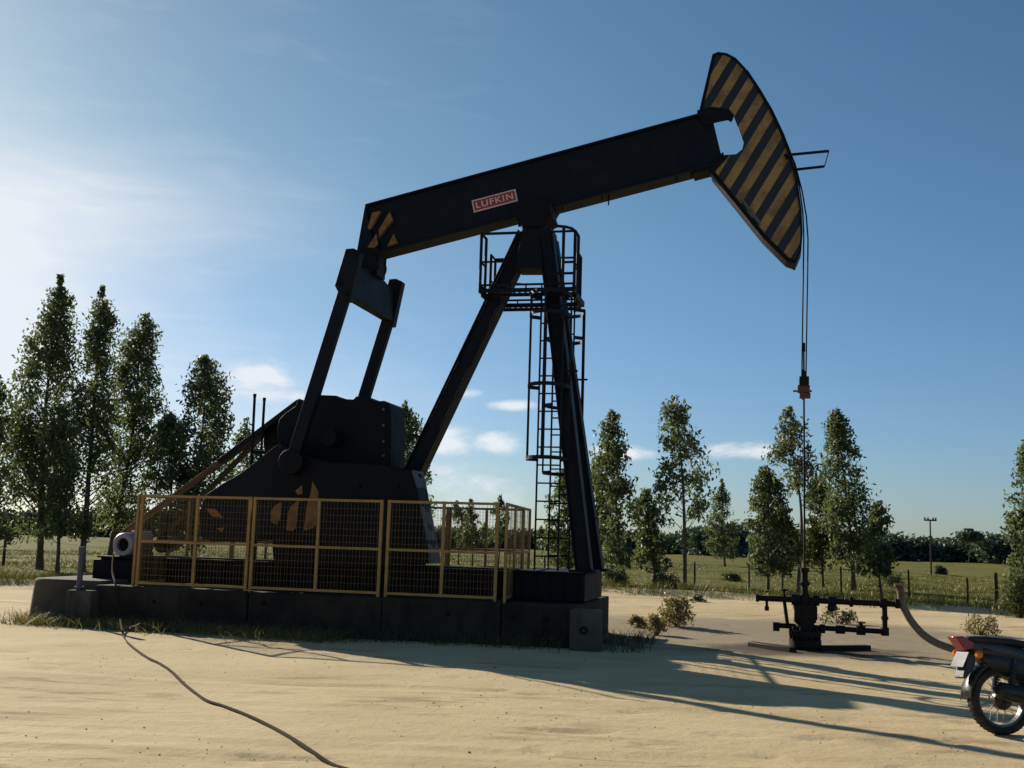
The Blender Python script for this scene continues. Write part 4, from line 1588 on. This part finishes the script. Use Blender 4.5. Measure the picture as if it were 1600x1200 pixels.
TREES = [
    ('tallest dark eucalyptus, its pointed top highest at the far left', (62, 886), [(434, 92, 98), (470, 76, 108), (520, 53, 112), (580, 32, 116), (640, 14, 122), (700, 3, 124), (770, 6, 118), (835, 28, 102)], 1.25),
    ('eucalyptus cut off by the left edge of the picture', (-12, 890), [(590, -30, 8), (650, -45, 22), (720, -50, 32), (790, -50, 36), (845, -40, 20)], 1.0),
    ('slim tall eucalyptus second from the left in the left group', (128, 888), [(453, 157, 166), (480, 146, 176), (530, 136, 176), (590, 122, 178), (650, 112, 180), (720, 108, 180), (800, 108, 170), (835, 115, 150)], 1.15),
    ('low eucalyptus filling the gap between the two tallest left trees', (90, 892), [(640, 78, 112), (690, 64, 125), (760, 58, 130), (830, 66, 118)], 1.1),
    ('leaning forked eucalyptus, third of the tall trees at the left', (168, 884), [(493, 220, 238), (520, 202, 243), (560, 184, 236), (600, 175, 252), (640, 172, 266), (700, 165, 258), (780, 152, 238), (830, 160, 212)], 1.15),
    ('broad eucalyptus with a double top just left of the gearbox', (300, 892), [(560, 304, 336), (600, 292, 352), (650, 286, 354), (690, 268, 360), (740, 252, 362), (800, 256, 350), (850, 270, 330)], 1.15),
    ('short eucalyptus low behind the belt guard', (258, 890), [(650, 252, 280), (700, 240, 300), (760, 232, 306), (830, 238, 300)], 1.1),
    ('small pale eucalyptus behind the two brake levers', (392, 890), [(655, 378, 392), (700, 364, 406), (760, 352, 420), (820, 360, 415)], .85),
    ('eucalyptus between the gearbox and the rear samson post leg', (636, 895), [(634, 625, 641), (660, 613, 655), (700, 610, 660), (740, 612, 668), (800, 618, 682), (850, 622, 670)], 1.0),
    ('small eucalyptus seen through the mesh, left of two', (716, 880), [(787, 702, 722), (810, 690, 735), (840, 694, 744), (858, 700, 736)], 1.0),
    ('small pointed eucalyptus seen through the mesh, behind a yellow post', (738, 882), [(786, 731, 740), (810, 724, 748), (845, 722, 756), (862, 730, 750)], 1.0),
    ('tiny round tree far off, seen through the right mesh panel', (757, 872), [(823, 752, 764), (836, 748, 768), (850, 750, 768)], 1.0),
    ('dark eucalyptus beside the right corner post of the yellow fence', (778, 886), [(781, 774, 788), (805, 768, 794), (835, 766, 798), (855, 770, 795)], 1.0),
    ('small dark tree just left of the ladder foot', (846, 872), [(826, 840, 852), (836, 834, 860), (852, 836, 862)], 1.0),
    ('dark eucalyptus partly hidden behind the front samson post legs', (890, 905), [(722, 884, 894), (750, 870, 905), (790, 856, 915), (840, 852, 918), (885, 862, 905)], 1.1),
    ('bushy eucalyptus just right of the front samson post legs', (936, 908), [(730, 918, 940), (780, 900, 962), (840, 896, 974), (900, 902, 968)], 1.7),
    ('tall rounded eucalyptus second right of the samson post', (978, 916), [(648, 945, 968), (680, 935, 972), (720, 922, 986), (760, 918, 1001), (800, 915, 1000), (850, 916, 992), (885, 940, 985)], 1.0),
    ('leafy low eucalyptus left of the bare trunked tall one', (1024, 908), [(765, 995, 1026), (800, 982, 1046), (850, 984, 1052), (896, 996, 1042)], 1.2),
    ('tall eucalyptus with a long bare trunk and one sided crown', (1070, 922), [(624, 1040, 1071), (660, 1036, 1076), (700, 1030, 1092), (740, 1026, 1114), (780, 1022, 1108), (806, 1040, 1100)], .85),
    ('pointed eucalyptus alone between the bare trunk and the wellhead', (1133, 884), [(753, 1125, 1131), (780, 1116, 1140), (803, 1112, 1143), (815, 1104, 1150), (850, 1102, 1152), (870, 1112, 1148)], 1.1),
    ('lower left eucalyptus of the group behind the wellhead', (1200, 918), [(735, 1184, 1206), (760, 1175, 1224), (800, 1172, 1232), (850, 1166, 1236), (894, 1174, 1230)], 1.4),
    ('tall thin eucalyptus right behind the polished rod', (1246, 926), [(640, 1226, 1243), (665, 1218, 1254), (700, 1200, 1256), (730, 1204, 1276), (758, 1222, 1288), (785, 1236, 1284)], .8),
    ('small yellowish eucalyptus in front of the thin tall one', (1222, 932), [(800, 1206, 1238), (845, 1190, 1254), (896, 1198, 1250)], 1.4),
    ('pale green eucalyptus just right of the polished rod', (1286, 914), [(745, 1268, 1290), (790, 1256, 1304), (845, 1250, 1316), (888, 1258, 1310)], 1.5),
    ('tall eucalyptus with a rounded top right of the polished rod', (1334, 918), [(641, 1299, 1315), (670, 1292, 1325), (700, 1288, 1336), (740, 1285, 1352), (790, 1286, 1362), (840, 1290, 1372), (882, 1300, 1366)], 1.1),
    ('lowest rightmost eucalyptus of the group behind the wellhead', (1378, 930), [(788, 1364, 1384), (820, 1356, 1394), (850, 1346, 1392), (896, 1340, 1398)], 1.7),
    ('eucalyptus cut off by the right edge of the picture', (1612, 938), [(690, 1596, 1620), (740, 1588, 1640), (780, 1582, 1655), (830, 1573, 1660), (880, 1582, 1660), (935, 1562, 1642)], 1.15),
]
for i, (lab, bpx, rows, dn) in enumerate(TREES):
    t = tree(lab, bpx, rows, dn, 1.0, 'leaf_yellow' if 'yellowish' in lab or 'pale green' in lab else 'leaf', 240 + i)

# flat topped tree standing above the far wood
tree('flat topped umbrella tree rising above the far wood at the right', (1514, 884), [(831, 1506, 1524), (836, 1496, 1536), (841, 1498, 1534), (846, 1512, 1520)], 6.0, 2.2, 'leaf_far', 91, group=None, name='umbrella_tree', d=140)


def far_wood():
    r = np.random.default_rng(5)
    cen = []
    segs = [(-100, 420, 812, 150), (420, 660, 826, 155), (660, 850, 838, 160), (850, 1080, 838, 150), (1080, 1172, 822, 140), (1172, 1400, 842, 150), (1395, 1470, 838, 150), (1470, 1540, 846, 152), (1535, 1800, 838, 145)]
    for xa, xb, ty, d in segs:
        A, B = at(xa, ty, d), at(xb, ty, d)
        n = int((xb - xa) * 6)
        t = r.uniform(0, 1, n)
        x = A[0] + (B[0] - A[0]) * t
        h = (A[2] + (B[2] - A[2]) * t) * (.55 + .75 * vnoise(x * .16, x * 0, 3)) * np.where(r.uniform(0, 1, n) < .5, 1, .93)
        h = np.maximum(h, 1.6)
        z = h * np.sqrt(r.uniform(0.0, 1, n))
        y = d + r.uniform(0, 9, n) + (1 - z / h) * -2.0
        cen.append(np.c_[x, y, z])
    cen = np.concatenate(cen)
    V, Q = leaf_cloud(cen, r.uniform(.35, .7, len(cen)), 11, .75, .42, r, .3)
    b = MB()
    o = raw_mesh('far_woodland', V, Q, 'leaf_far')
    tag(o, 'dark mass of woodland along the far side of the pasture', 'woodland', kind='stuff')


far_wood()

# low bushes out in the pasture
def bush(name, label, basepx, wpx, hpx, mat, seed, cat='shrub', group=None, leaf=.5, dens=1.0, dry=False):
    r = np.random.default_rng(seed)
    g_ = ground(*basepx)
    sc = g_[1] / F
    w, h = wpx * sc / 2, hpx * sc
    n = int(26 * dens)
    a = r.uniform(0, 2 * math.pi, n)
    q = r.uniform(0, 1, n) ** .6
    zz = r.uniform(.15, 1, n)
    cen = np.c_[np.cos(a) * q * w * np.sqrt(1.05 - zz * .75), np.sin(a) * q * w * .8 * np.sqrt(1.05 - zz * .75), zz * h * .92]
    V, Q = leaf_cloud(cen, np.full(n, .16 * (w + h) / 2), 26, .20 * leaf, .055 * leaf, r, -.4 if dry else .3)
    root = empty(name, (g_[0], g_[1], float(sand_height(g_[0], g_[1])) if g_[1] < edge_y(g_[0]) else -.1))
    tag(root, label, cat, group)
    b = MB()
    for c_ in cen[:18]:
        b.tube([(r.normal(0, .02), r.normal(0, .02), -.05), tuple(c_ * np.array([.5, .5, .55])), tuple(c_)], [.008, .006, .003], 4)
    b.build('stems', 'wood' if not dry else 'dry', root)
    raw_mesh('leaves', V, Q, mat, root)


bush('dry_shrub', 'largest dry brown shrub on the sand right of the base', (1058, 979), 52, 46, 'dry', 1, leaf=.55, dens=1.5, dry=True)
bush('dry_shrub', 'straggly low weed just left of the largest dry shrub', (1026, 990), 34, 30, 'dry', 2, leaf=.5, dens=.8, dry=True)
bush('dry_shrub', 'small weed between the concrete base and the straggly shrub', (998, 980), 30, 16, 'dry', 3, leaf=.5, dens=.6, dry=True)
bush('dry_shrub', 'small yellow weed behind the casing line of the wellhead', (1310, 975), 60, 22, 'weed', 4, leaf=.5, dens=.7, dry=True)
bush('dry_shrub', 'low weed on the sand above the motorcycle seat', (1532, 992), 66, 26, 'dry', 6, leaf=.5, dens=.8, dry=True)
bush('dry_shrub', 'tiny weed on the sand edge right of the largest dry shrub', (1090, 940), 26, 10, 'weed', 7, leaf=.5, dens=.5, dry=True)
bush('green_shrub', 'dark rounded bush in the pasture beside the utility pole', (1471, 896), 18, 12, 'leaf_far', 8, leaf=1.6, dens=1.2)
bush('green_shrub', 'flat topped bush in the pasture right of the bare trunk', (1140, 905), 40, 12, 'leaf', 9, leaf=1.0, dens=1.0)
bush('green_shrub', 'leafy bush at the foot of the right edge tree', (1592, 966), 60, 62, 'leaf_yellow', 10, leaf=.8, dens=2.0)
bush('green_shrub', 'spreading bush at the right foot of the wellhead trees', (1392, 912), 44, 18, 'leaf', 12, leaf=.9, dens=1.0)
bush('green_shrub', 'scrubby bush below the bushy eucalyptus beside the post', (960, 918), 46, 34, 'leaf', 13, leaf=.8, dens=1.5)
bush('green_shrub', 'low scrub at the foot of the bare trunk', (1040, 916), 50, 24, 'leaf', 14, leaf=.8, dens=1.4)

# weeds along the concrete and pebbles on the sand
def weeds():
    r = np.random.default_rng(17)
    P = []
    for i in range(520):
        x = r.uniform(xb0 - 1.2, xb1 + .9)
        f = (x - xb0) / (xb1 - xb0)
        dens = np.interp(f, [-.12, .0, .2, .4, .75, 1.0, 1.1], [.6, 1, 1, .55, .2, .3, .8])
        if r.uniform() > dens:
            continue
        y = -1.78 - abs(r.normal(0, .28)) if x < xb1 else r.uniform(-1.9, .5)
        w = WELL + AX * x + AY * y
        P.append((w[0], w[1], float(sand_height(w[0], w[1])) - .01))
    o = blades('ground_weeds', P, .05, .26, .010, 14, .10, 'weed', 1.5, r=r)
    tag(o, 'straggling weeds growing along the foot of the concrete base', 'weeds', kind='stuff')
    P = []
    for i in range(420):
        x = r.uniform(xb0 - .9, xb0 + 4.2)
        y = -1.95 - abs(r.normal(0, .30))
        w = WELL + AX * x + AY * y
        P.append((w[0], w[1], float(sand_height(w[0], w[1])) - .01))
    o = blades('dry_weeds', P, .03, .20, .010, 10, .10, 'dry', 2.2, r=r)
    tag(o, 'dry brown weeds and straw along the left foot of the base', 'weeds', kind='stuff')
    P = []
    for i in range(900):
        x = r.uniform(-14, 14)
        y = edge_y(x) - abs(r.normal(0, .5)) - .1
        P.append((x, float(y), float(sand_height(np.array(x), y)) - .01))
    o = blades('edge_grass', P, .08, .34, .016, 8, .12, 'grass', .9, r=r)
    tag(o, 'ragged grass fringe where the sand meets the pasture', 'grass', kind='stuff')


weeds()


def pebbles():
    r = np.random.default_rng(23)
    n = 1100
    y = 4 + 17 * r.uniform(0, 1, n) ** 1.2
    x = r.uniform(-.55, .55, n) * y
    V, Q = [], []
    cl = vnoise(x * .5, y * .5, 77) + vnoise(x * 1.9, y * 1.9, 78) * .5 + r.uniform(0, .3, n) - .12
    for i in np.where(cl > .58)[0]:
        s = r.uniform(.003, .009) * (1.8 if r.uniform() < .05 else 1)
        c_ = np.array([x[i], y[i], float(sand_height(x[i], y[i])) + s * .3])
        o = len(V)
        for dz in (-1, 1):
            for k_ in range(4):
                a = k_ * math.pi / 2 + r.uniform(-.4, .4)
                q = s * (1.2 if dz < 0 else .6) * r.uniform(.7, 1.3)
                V.append(c_ + np.array([math.cos(a) * q, math.sin(a) * q, dz * s * .6]))
        Q += [(o, o + 1, o + 5, o + 4), (o + 1, o + 2, o + 6, o + 5), (o + 2, o + 3, o + 7, o + 6), (o + 3, o, o + 4, o + 7), (o + 4, o + 5, o + 6, o + 7)]
    m = worn('pebble', (0.11, 0.075, 0.05), (0.25, 0.19, 0.13), .9, .5, 20)
    o = raw_mesh('pebbles', np.array(V), np.array(Q), m)
    tag(o, 'small dark stones and clods scattered over the sand', 'pebbles', kind='stuff')


pebbles()

# ------------------------------------------------------------------ wire fence and utility pole in the pasture
wf = empty('pasture_fence', (0, 0, 0))
tag(wf, 'low wire fence on thin wooden posts along the pasture edge', 'fence')
fp = []
anch = [(5, 880, 60), (200, 884, 0), (500, 893, 0), (700, 900, 0), (850, 907, 0), (948, 911, 0), (1022, 914, 0), (1085, 917, 38), (1170, 921, 0), (1314, 926, 0), (1420, 934, 0), (1512, 938, 34), (1557, 943, 47), (1680, 950, 40), (1800, 956, 40)]
for px, py, hpx in anch:
    g_ = ground(px, py)
    h = hpx * g_[1] / F if hpx else .9
    fp.append((g_[0], g_[1], h))
for i, (x, y, h) in enumerate(fp):
    b = MB()
    rr = .06 if i in (0, 12) else .035
    b.tube([(x, y, -.3), (x + .01, y, h * .5), (x, y, h)], [rr, rr * .95, rr * .9], 8)
    b.build('fence_post', 'wood', wf)
b = MB()
for zf in (.35, .65, .9):
    b.tube([(x, y, h * zf) for x, y, h in fp], .006, 4)
b.build('fence_wire', 'grey', wf)

g_ = ground(1455, 897)
up_ = empty('utility_pole', tuple(g_))
tag(up_, 'distant wooden utility pole with one crossarm in the pasture', 'utility pole')
s = g_[1] / F
b = MB()
b.tube([(0, 0, -.3), (0, 0, 84 * s)], .065, 8, .045)
b.build('pole', 'wood', up_)
b = MB()
b.bar((-10 * s, -.08, 82.5 * s), (9 * s, -.08, 82.5 * s), .12, .10)
for i in (-9, -4, 4, 8):
    b.tube([(i * s, -.08, 82.5 * s), (i * s, -.08, 82.5 * s + .18)], .05, 6)
b.build('crossarm', 'wood', up_)

# ------------------------------------------------------------------ motorcycle, seen from its right rear side
g_ = ground(1566, 1146)
bike = empty('motorcycle', (g_[0], g_[1], float(sand_height(g_[0], g_[1]))), R(11))
bike.rotation_euler = (R(-5), 0, R(11))
tag(bike, 'dark motorcycle with red tail light parked at the right edge', 'motorcycle')
RW, WB = .30, 1.28


def wheel(cx, drum):
    b = MB()
    prof = [(.232 + .002, -.040), (.255, -.052), (.278, -.050), (.292, -.036), (.300, -.014), (.300, .014), (.292, .036), (.278, .050), (.255, .052), (.234, .040)]
    b.lathe(prof, (cx, 0, RW), 48)
    for i in range(44):
        a = 2 * math.pi * i / 44
        for s in (-1, 1):
            b.bar((cx + .297 * math.cos(a), .012 * s, RW + .297 * math.sin(a)), (cx + .288 * math.cos(a + .05), .042 * s, RW + .288 * math.sin(a + .05)), .018, .014, (-math.sin(a), 0, math.cos(a)))
    ty = b.build('tyre', 'rubber')
    b = MB()
    b.lathe([(.214, -.03), (.236, -.036), (.240, -.030), (.222, -.018), (.222, .018), (.240, .030), (.236, .036), (.214, .03), (.212, 0)], (cx, 0, RW), 48)
    rim = b.build('rim', 'rim')
    b = MB()
    for i in range(36):
        a = 2 * math.pi * i / 36
        s = -1 if i % 2 else 1
        a2 = a + (.45 if (i // 2) % 2 else -.45)
        b.tube([(cx + .215 * math.cos(a), .01 * s, RW + .215 * math.sin(a)), (cx + .055 * math.cos(a2), .045 * s, RW + .055 * math.sin(a2))], .0022, 4)
    sp = b.build('spokes', 'rim')
    b = MB()
    b.lathe([(0, -.085), (.03, -.085), (.05, -.07), (drum, -.055), (drum, .0), (.045, .02), (.045, .07), (0, .085)], (cx, 0, RW), 28)
    hub = b.build('hub', 'plastic')
    w = MB().lathe([(0, -.12), (.012, -.12), (.012, .12), (0, .12)], (cx, 0, RW), 10).build('wheel', 'chrome', bike)
    for q in (ty, rim, sp, hub):
        q.parent = w
    return w


wheel(0, .085)
wheel(WB, .07)
# swingarm, frame
b = MB()
for s in (-1, 1):
    b.bar((-.03, .10 * s, RW), (.48, .09 * s, RW + .06), .03, .045)
    b.tube([(.48, .08 * s, RW + .06), (.42, .09 * s, RW + .36), (-.18, .085 * s, RW + .44)], .014, 8)
    b.tube([(.48, .06 * s, RW + .06), (.78, .05 * s, RW - .06), (.98, .03 * s, RW + .38)], .016, 8)
b.tube([(.42, 0, RW + .44), (.72, 0, RW + .52), (1.02, 0, RW + .48)], .024, 8)
b.tube([(.98, 0, RW + .38), (1.03, 0, RW + .62)], .035, 10)
fr = b.build('frame', 'plastic', bike)
for s in (-1, 1):
    b = MB()
    b.tube([(.02, .115 * s, RW + .02), (.10, .115 * s, RW + .36)], .014, 8)
    z = 0
    for i in range(11):
        f = i / 10
        p = Vector((.035 + .055 * f, .115 * s, RW + .08 + .22 * f))
        b.tube([p, p + Vector((.004, 0, .012))], .034, 10)
    b.build('shock_absorber', 'plastic', bike)
# rear mudguard
b = MB()
n = 14
ring = []
for i in range(n + 1):
    a = R(35) + R(142) * i / n
    ring.append((.335 * math.cos(a) + .0, RW + .345 * math.sin(a)))
vs, fs = [], []
for x, z in ring:
    for y, dz in ((-.085, -.03), (-.075, 0), (0, .012), (.075, 0), (.085, -.03)):
        vs.append((x, y, z + dz))
for i in range(n):
    for j in range(4):
        fs.append((i * 5 + j, i * 5 + j + 1, (i + 1) * 5 + j + 1, (i + 1) * 5 + j))
b.add(vs, fs)
mg = b.build('rear_mudguard', 'plastic', bike, 60)
sol = mg.modifiers.new('solid', 'SOLIDIFY')
sol.thickness = .006
# tail unit, lofted from cross-sections (x, half width, z low, z high)
def loft(name, secs, mat, ny=10, parent=bike, sharp=50):
    b = MB()
    vs, fs = [], []
    for x, w, z0, z1 in secs:
        for j in range(ny):
            a = 2 * math.pi * j / ny
            ca, sa = math.cos(a), math.sin(a)
            vs.append((x, w * math.copysign(abs(ca) ** .6, ca), (z0 + z1) / 2 + (z1 - z0) / 2 * math.copysign(abs(sa) ** .6, sa)))
    for i in range(len(secs) - 1):
        for j in range(ny):
            fs.append((i * ny + j, i * ny + (j + 1) % ny, (i + 1) * ny + (j + 1) % ny, (i + 1) * ny + j))
    fs.append(tuple(range(ny)))
    fs.append(tuple(range((len(secs) - 1) * ny, len(secs) * ny)))
    b.add(vs, fs)
    o = b.build(name, mat, parent, sharp)
    ss = o.modifiers.new('sub', 'SUBSURF')
    ss.levels = ss.render_levels = 2
    return o


loft('tail_fairing', [(-.36, .05, .76, .82), (-.26, .085, .70, .825), (-.05, .11, .66, .81), (.20, .13, .60, .77), (.40, .14, .50, .70)], M['fairing'])
loft('side_cover', [(-.20, .09, .62, .72), (-.05, .115, .52, .72), (.20, .125, .42, .70), (.45, .12, .38, .68)], 'plastic')
loft('seat', [(-.32, .05, .80, .845), (-.22, .10, .79, .86), (.05, .12, .77, .845), (.25, .13, .75, .82), (.42, .12, .73, .79), (.62, .10, .74, .80)], 'seat')
loft('fuel_tank', [(.55, .09, .72, .82), (.66, .13, .68, .92), (.80, .16, .68, .95), (.95, .13, .72, .93), (1.02, .08, .76, .88)], M['red_plate'])
b = MB()
b.prism([(-.435, 0, .845), (-.36, 0, .85), (-.25, 0, .80), (-.27, 0, .735), (-.345, 0, .725)], -.075, .075)
b.build('tail_light', 'red_lens', bike, 40, .012)
b = MB()
b.add([(-.40, -.095, .585), (-.40, .095, .585), (-.33, .095, .715), (-.33, -.095, .715), (-.395, -.095, .58), (-.395, .095, .58), (-.325, .095, .71), (-.325, -.095, .71)],
      [(0, 1, 2, 3), (4, 7, 6, 5), (0, 4, 5, 1), (1, 5, 6, 2), (2, 6, 7, 3), (3, 7, 4, 0)])
b.build('number_plate', 'plate', bike, 0)
b = MB()
b.prism([(-.32, 0, .72), (-.24, 0, .72), (-.26, 0, .58), (-.36, 0, .48), (-.385, 0, .49), (-.36, 0, .58)], -.07, .07)
b.build('plate_holder', 'plastic', bike, 30, .008)
for s in (-1, 1):
    b = MB()
    b.tube([(-.27, .07 * s, .70), (-.28, .15 * s, .695)], .010, 8)
    st = b.build('indicator_stalk', 'plastic', bike)
    b = MB()
    b.lathe([(0, -.03), (.022, -.028), (.034, -.01), (.034, .018), (0, .022)], (-.285, .175 * s, .695), 16, 'x')
    b.build('indicator_lens', 'amber_lens', st)
# engine, exhaust on the right side
b = MB()
b.box(.50, .82, -.13, .13, .24, .46)
b.lathe([(0, -.17), (.12, -.17), (.13, -.15), (.13, .15), (.12, .17), (0, .17)], (.60, 0, .35), 24)
for i in range(8):
    b.box(.76 + .0, .92, -.10, .10, .44 + i * .022, .452 + i * .022)
b.box(.79, .89, -.07, .07, .43, .64)
b.build('engine', 'grey', bike, 35, .01)
b = MB()
b.tube(smooth_path([(.93, -.06, .55), (1.0, -.09, .48), (.96, -.12, .30), (.80, -.15, .22), (.52, -.16, .24), (.34, -.16, .30)], 4), .02, 10)
ex_ = b.build('exhaust_pipe', 'chrome', bike)
b = MB()
b.tube([(.42, -.16, .275), (.30, -.165, .305), (.02, -.17, .365), (-.10, -.17, .39), (-.13, -.17, .395)], [.035, .068, .080, .072, .04], 18)
b.build('muffler', 'plastic', ex_)
b = MB()
b.tube([(.25, -.16, .30), (.25, -.26, .30)], .018, 8)
b.tube([(.58, -.15, .26), (.58, -.28, .26)], .018, 8)
b.tube([(.58, .15, .26), (.58, .28, .26)], .018, 8)
b.build_each('foot_peg', 'rubber', bike)
b = MB()
b.tube([(.52, .12, .26), (.42, .26, .02)], .013, 8)
b.build('kickstand', 'plastic', bike)
# front end
b = MB()
for s in (-1, 1):
    b.tube([(WB, .085 * s, RW), (1.06, .085 * s, .92)], .022, 10)
b.bar((1.09, -.1, .84), (1.09, .1, .84), .05, .03, (1, 0, 0))
b.build('front_fork', 'chrome', bike)
b = MB()
b.tube(smooth_path([(.86, -.36, 1.0), (.98, -.22, 1.03), (1.05, -.08, .96), (1.05, .08, .96), (.98, .22, 1.03), (.86, .36, 1.0)], 5), .012, 8)
hbz = b.build('handlebar', 'plastic', bike)
for s in (-1, 1):
    b = MB()
    b.tube([(.95, .25 * s, 1.02), (.98, .30 * s, 1.17)], .006, 6)
    b.lathe([(0, -.012), (.055, -.01), (.06, .006), (0, .012)], (.97, .31 * s, 1.20), 18, 'x')
    b.build('mirror', 'plastic', hbz)
b = MB()
b.lathe([(0, -.12), (.06, -.11), (.095, -.03), (.095, .01), (0, .025)], (1.16, 0, .86), 24, 'x')
b.build('headlight', 'chrome', bike)
b = MB()
vs, fs = [], []
n = 10
for i in range(n + 1):
    a = R(20) + R(110) * i / n
    for y, dz in ((-.06, -.02), (0, .01), (.06, -.02)):
        vs.append((WB + .33 * math.cos(a), y, RW + .33 * math.sin(a) + dz))
for i in range(n):
    for j in range(2):
        fs.append((i * 3 + j, i * 3 + j + 1, (i + 1) * 3 + j + 1, (i + 1) * 3 + j))
b.add(vs, fs)
mg2 = b.build('front_mudguard', 'plastic', bike, 60)
mg2.modifiers.new('solid', 'SOLIDIFY').thickness = .005
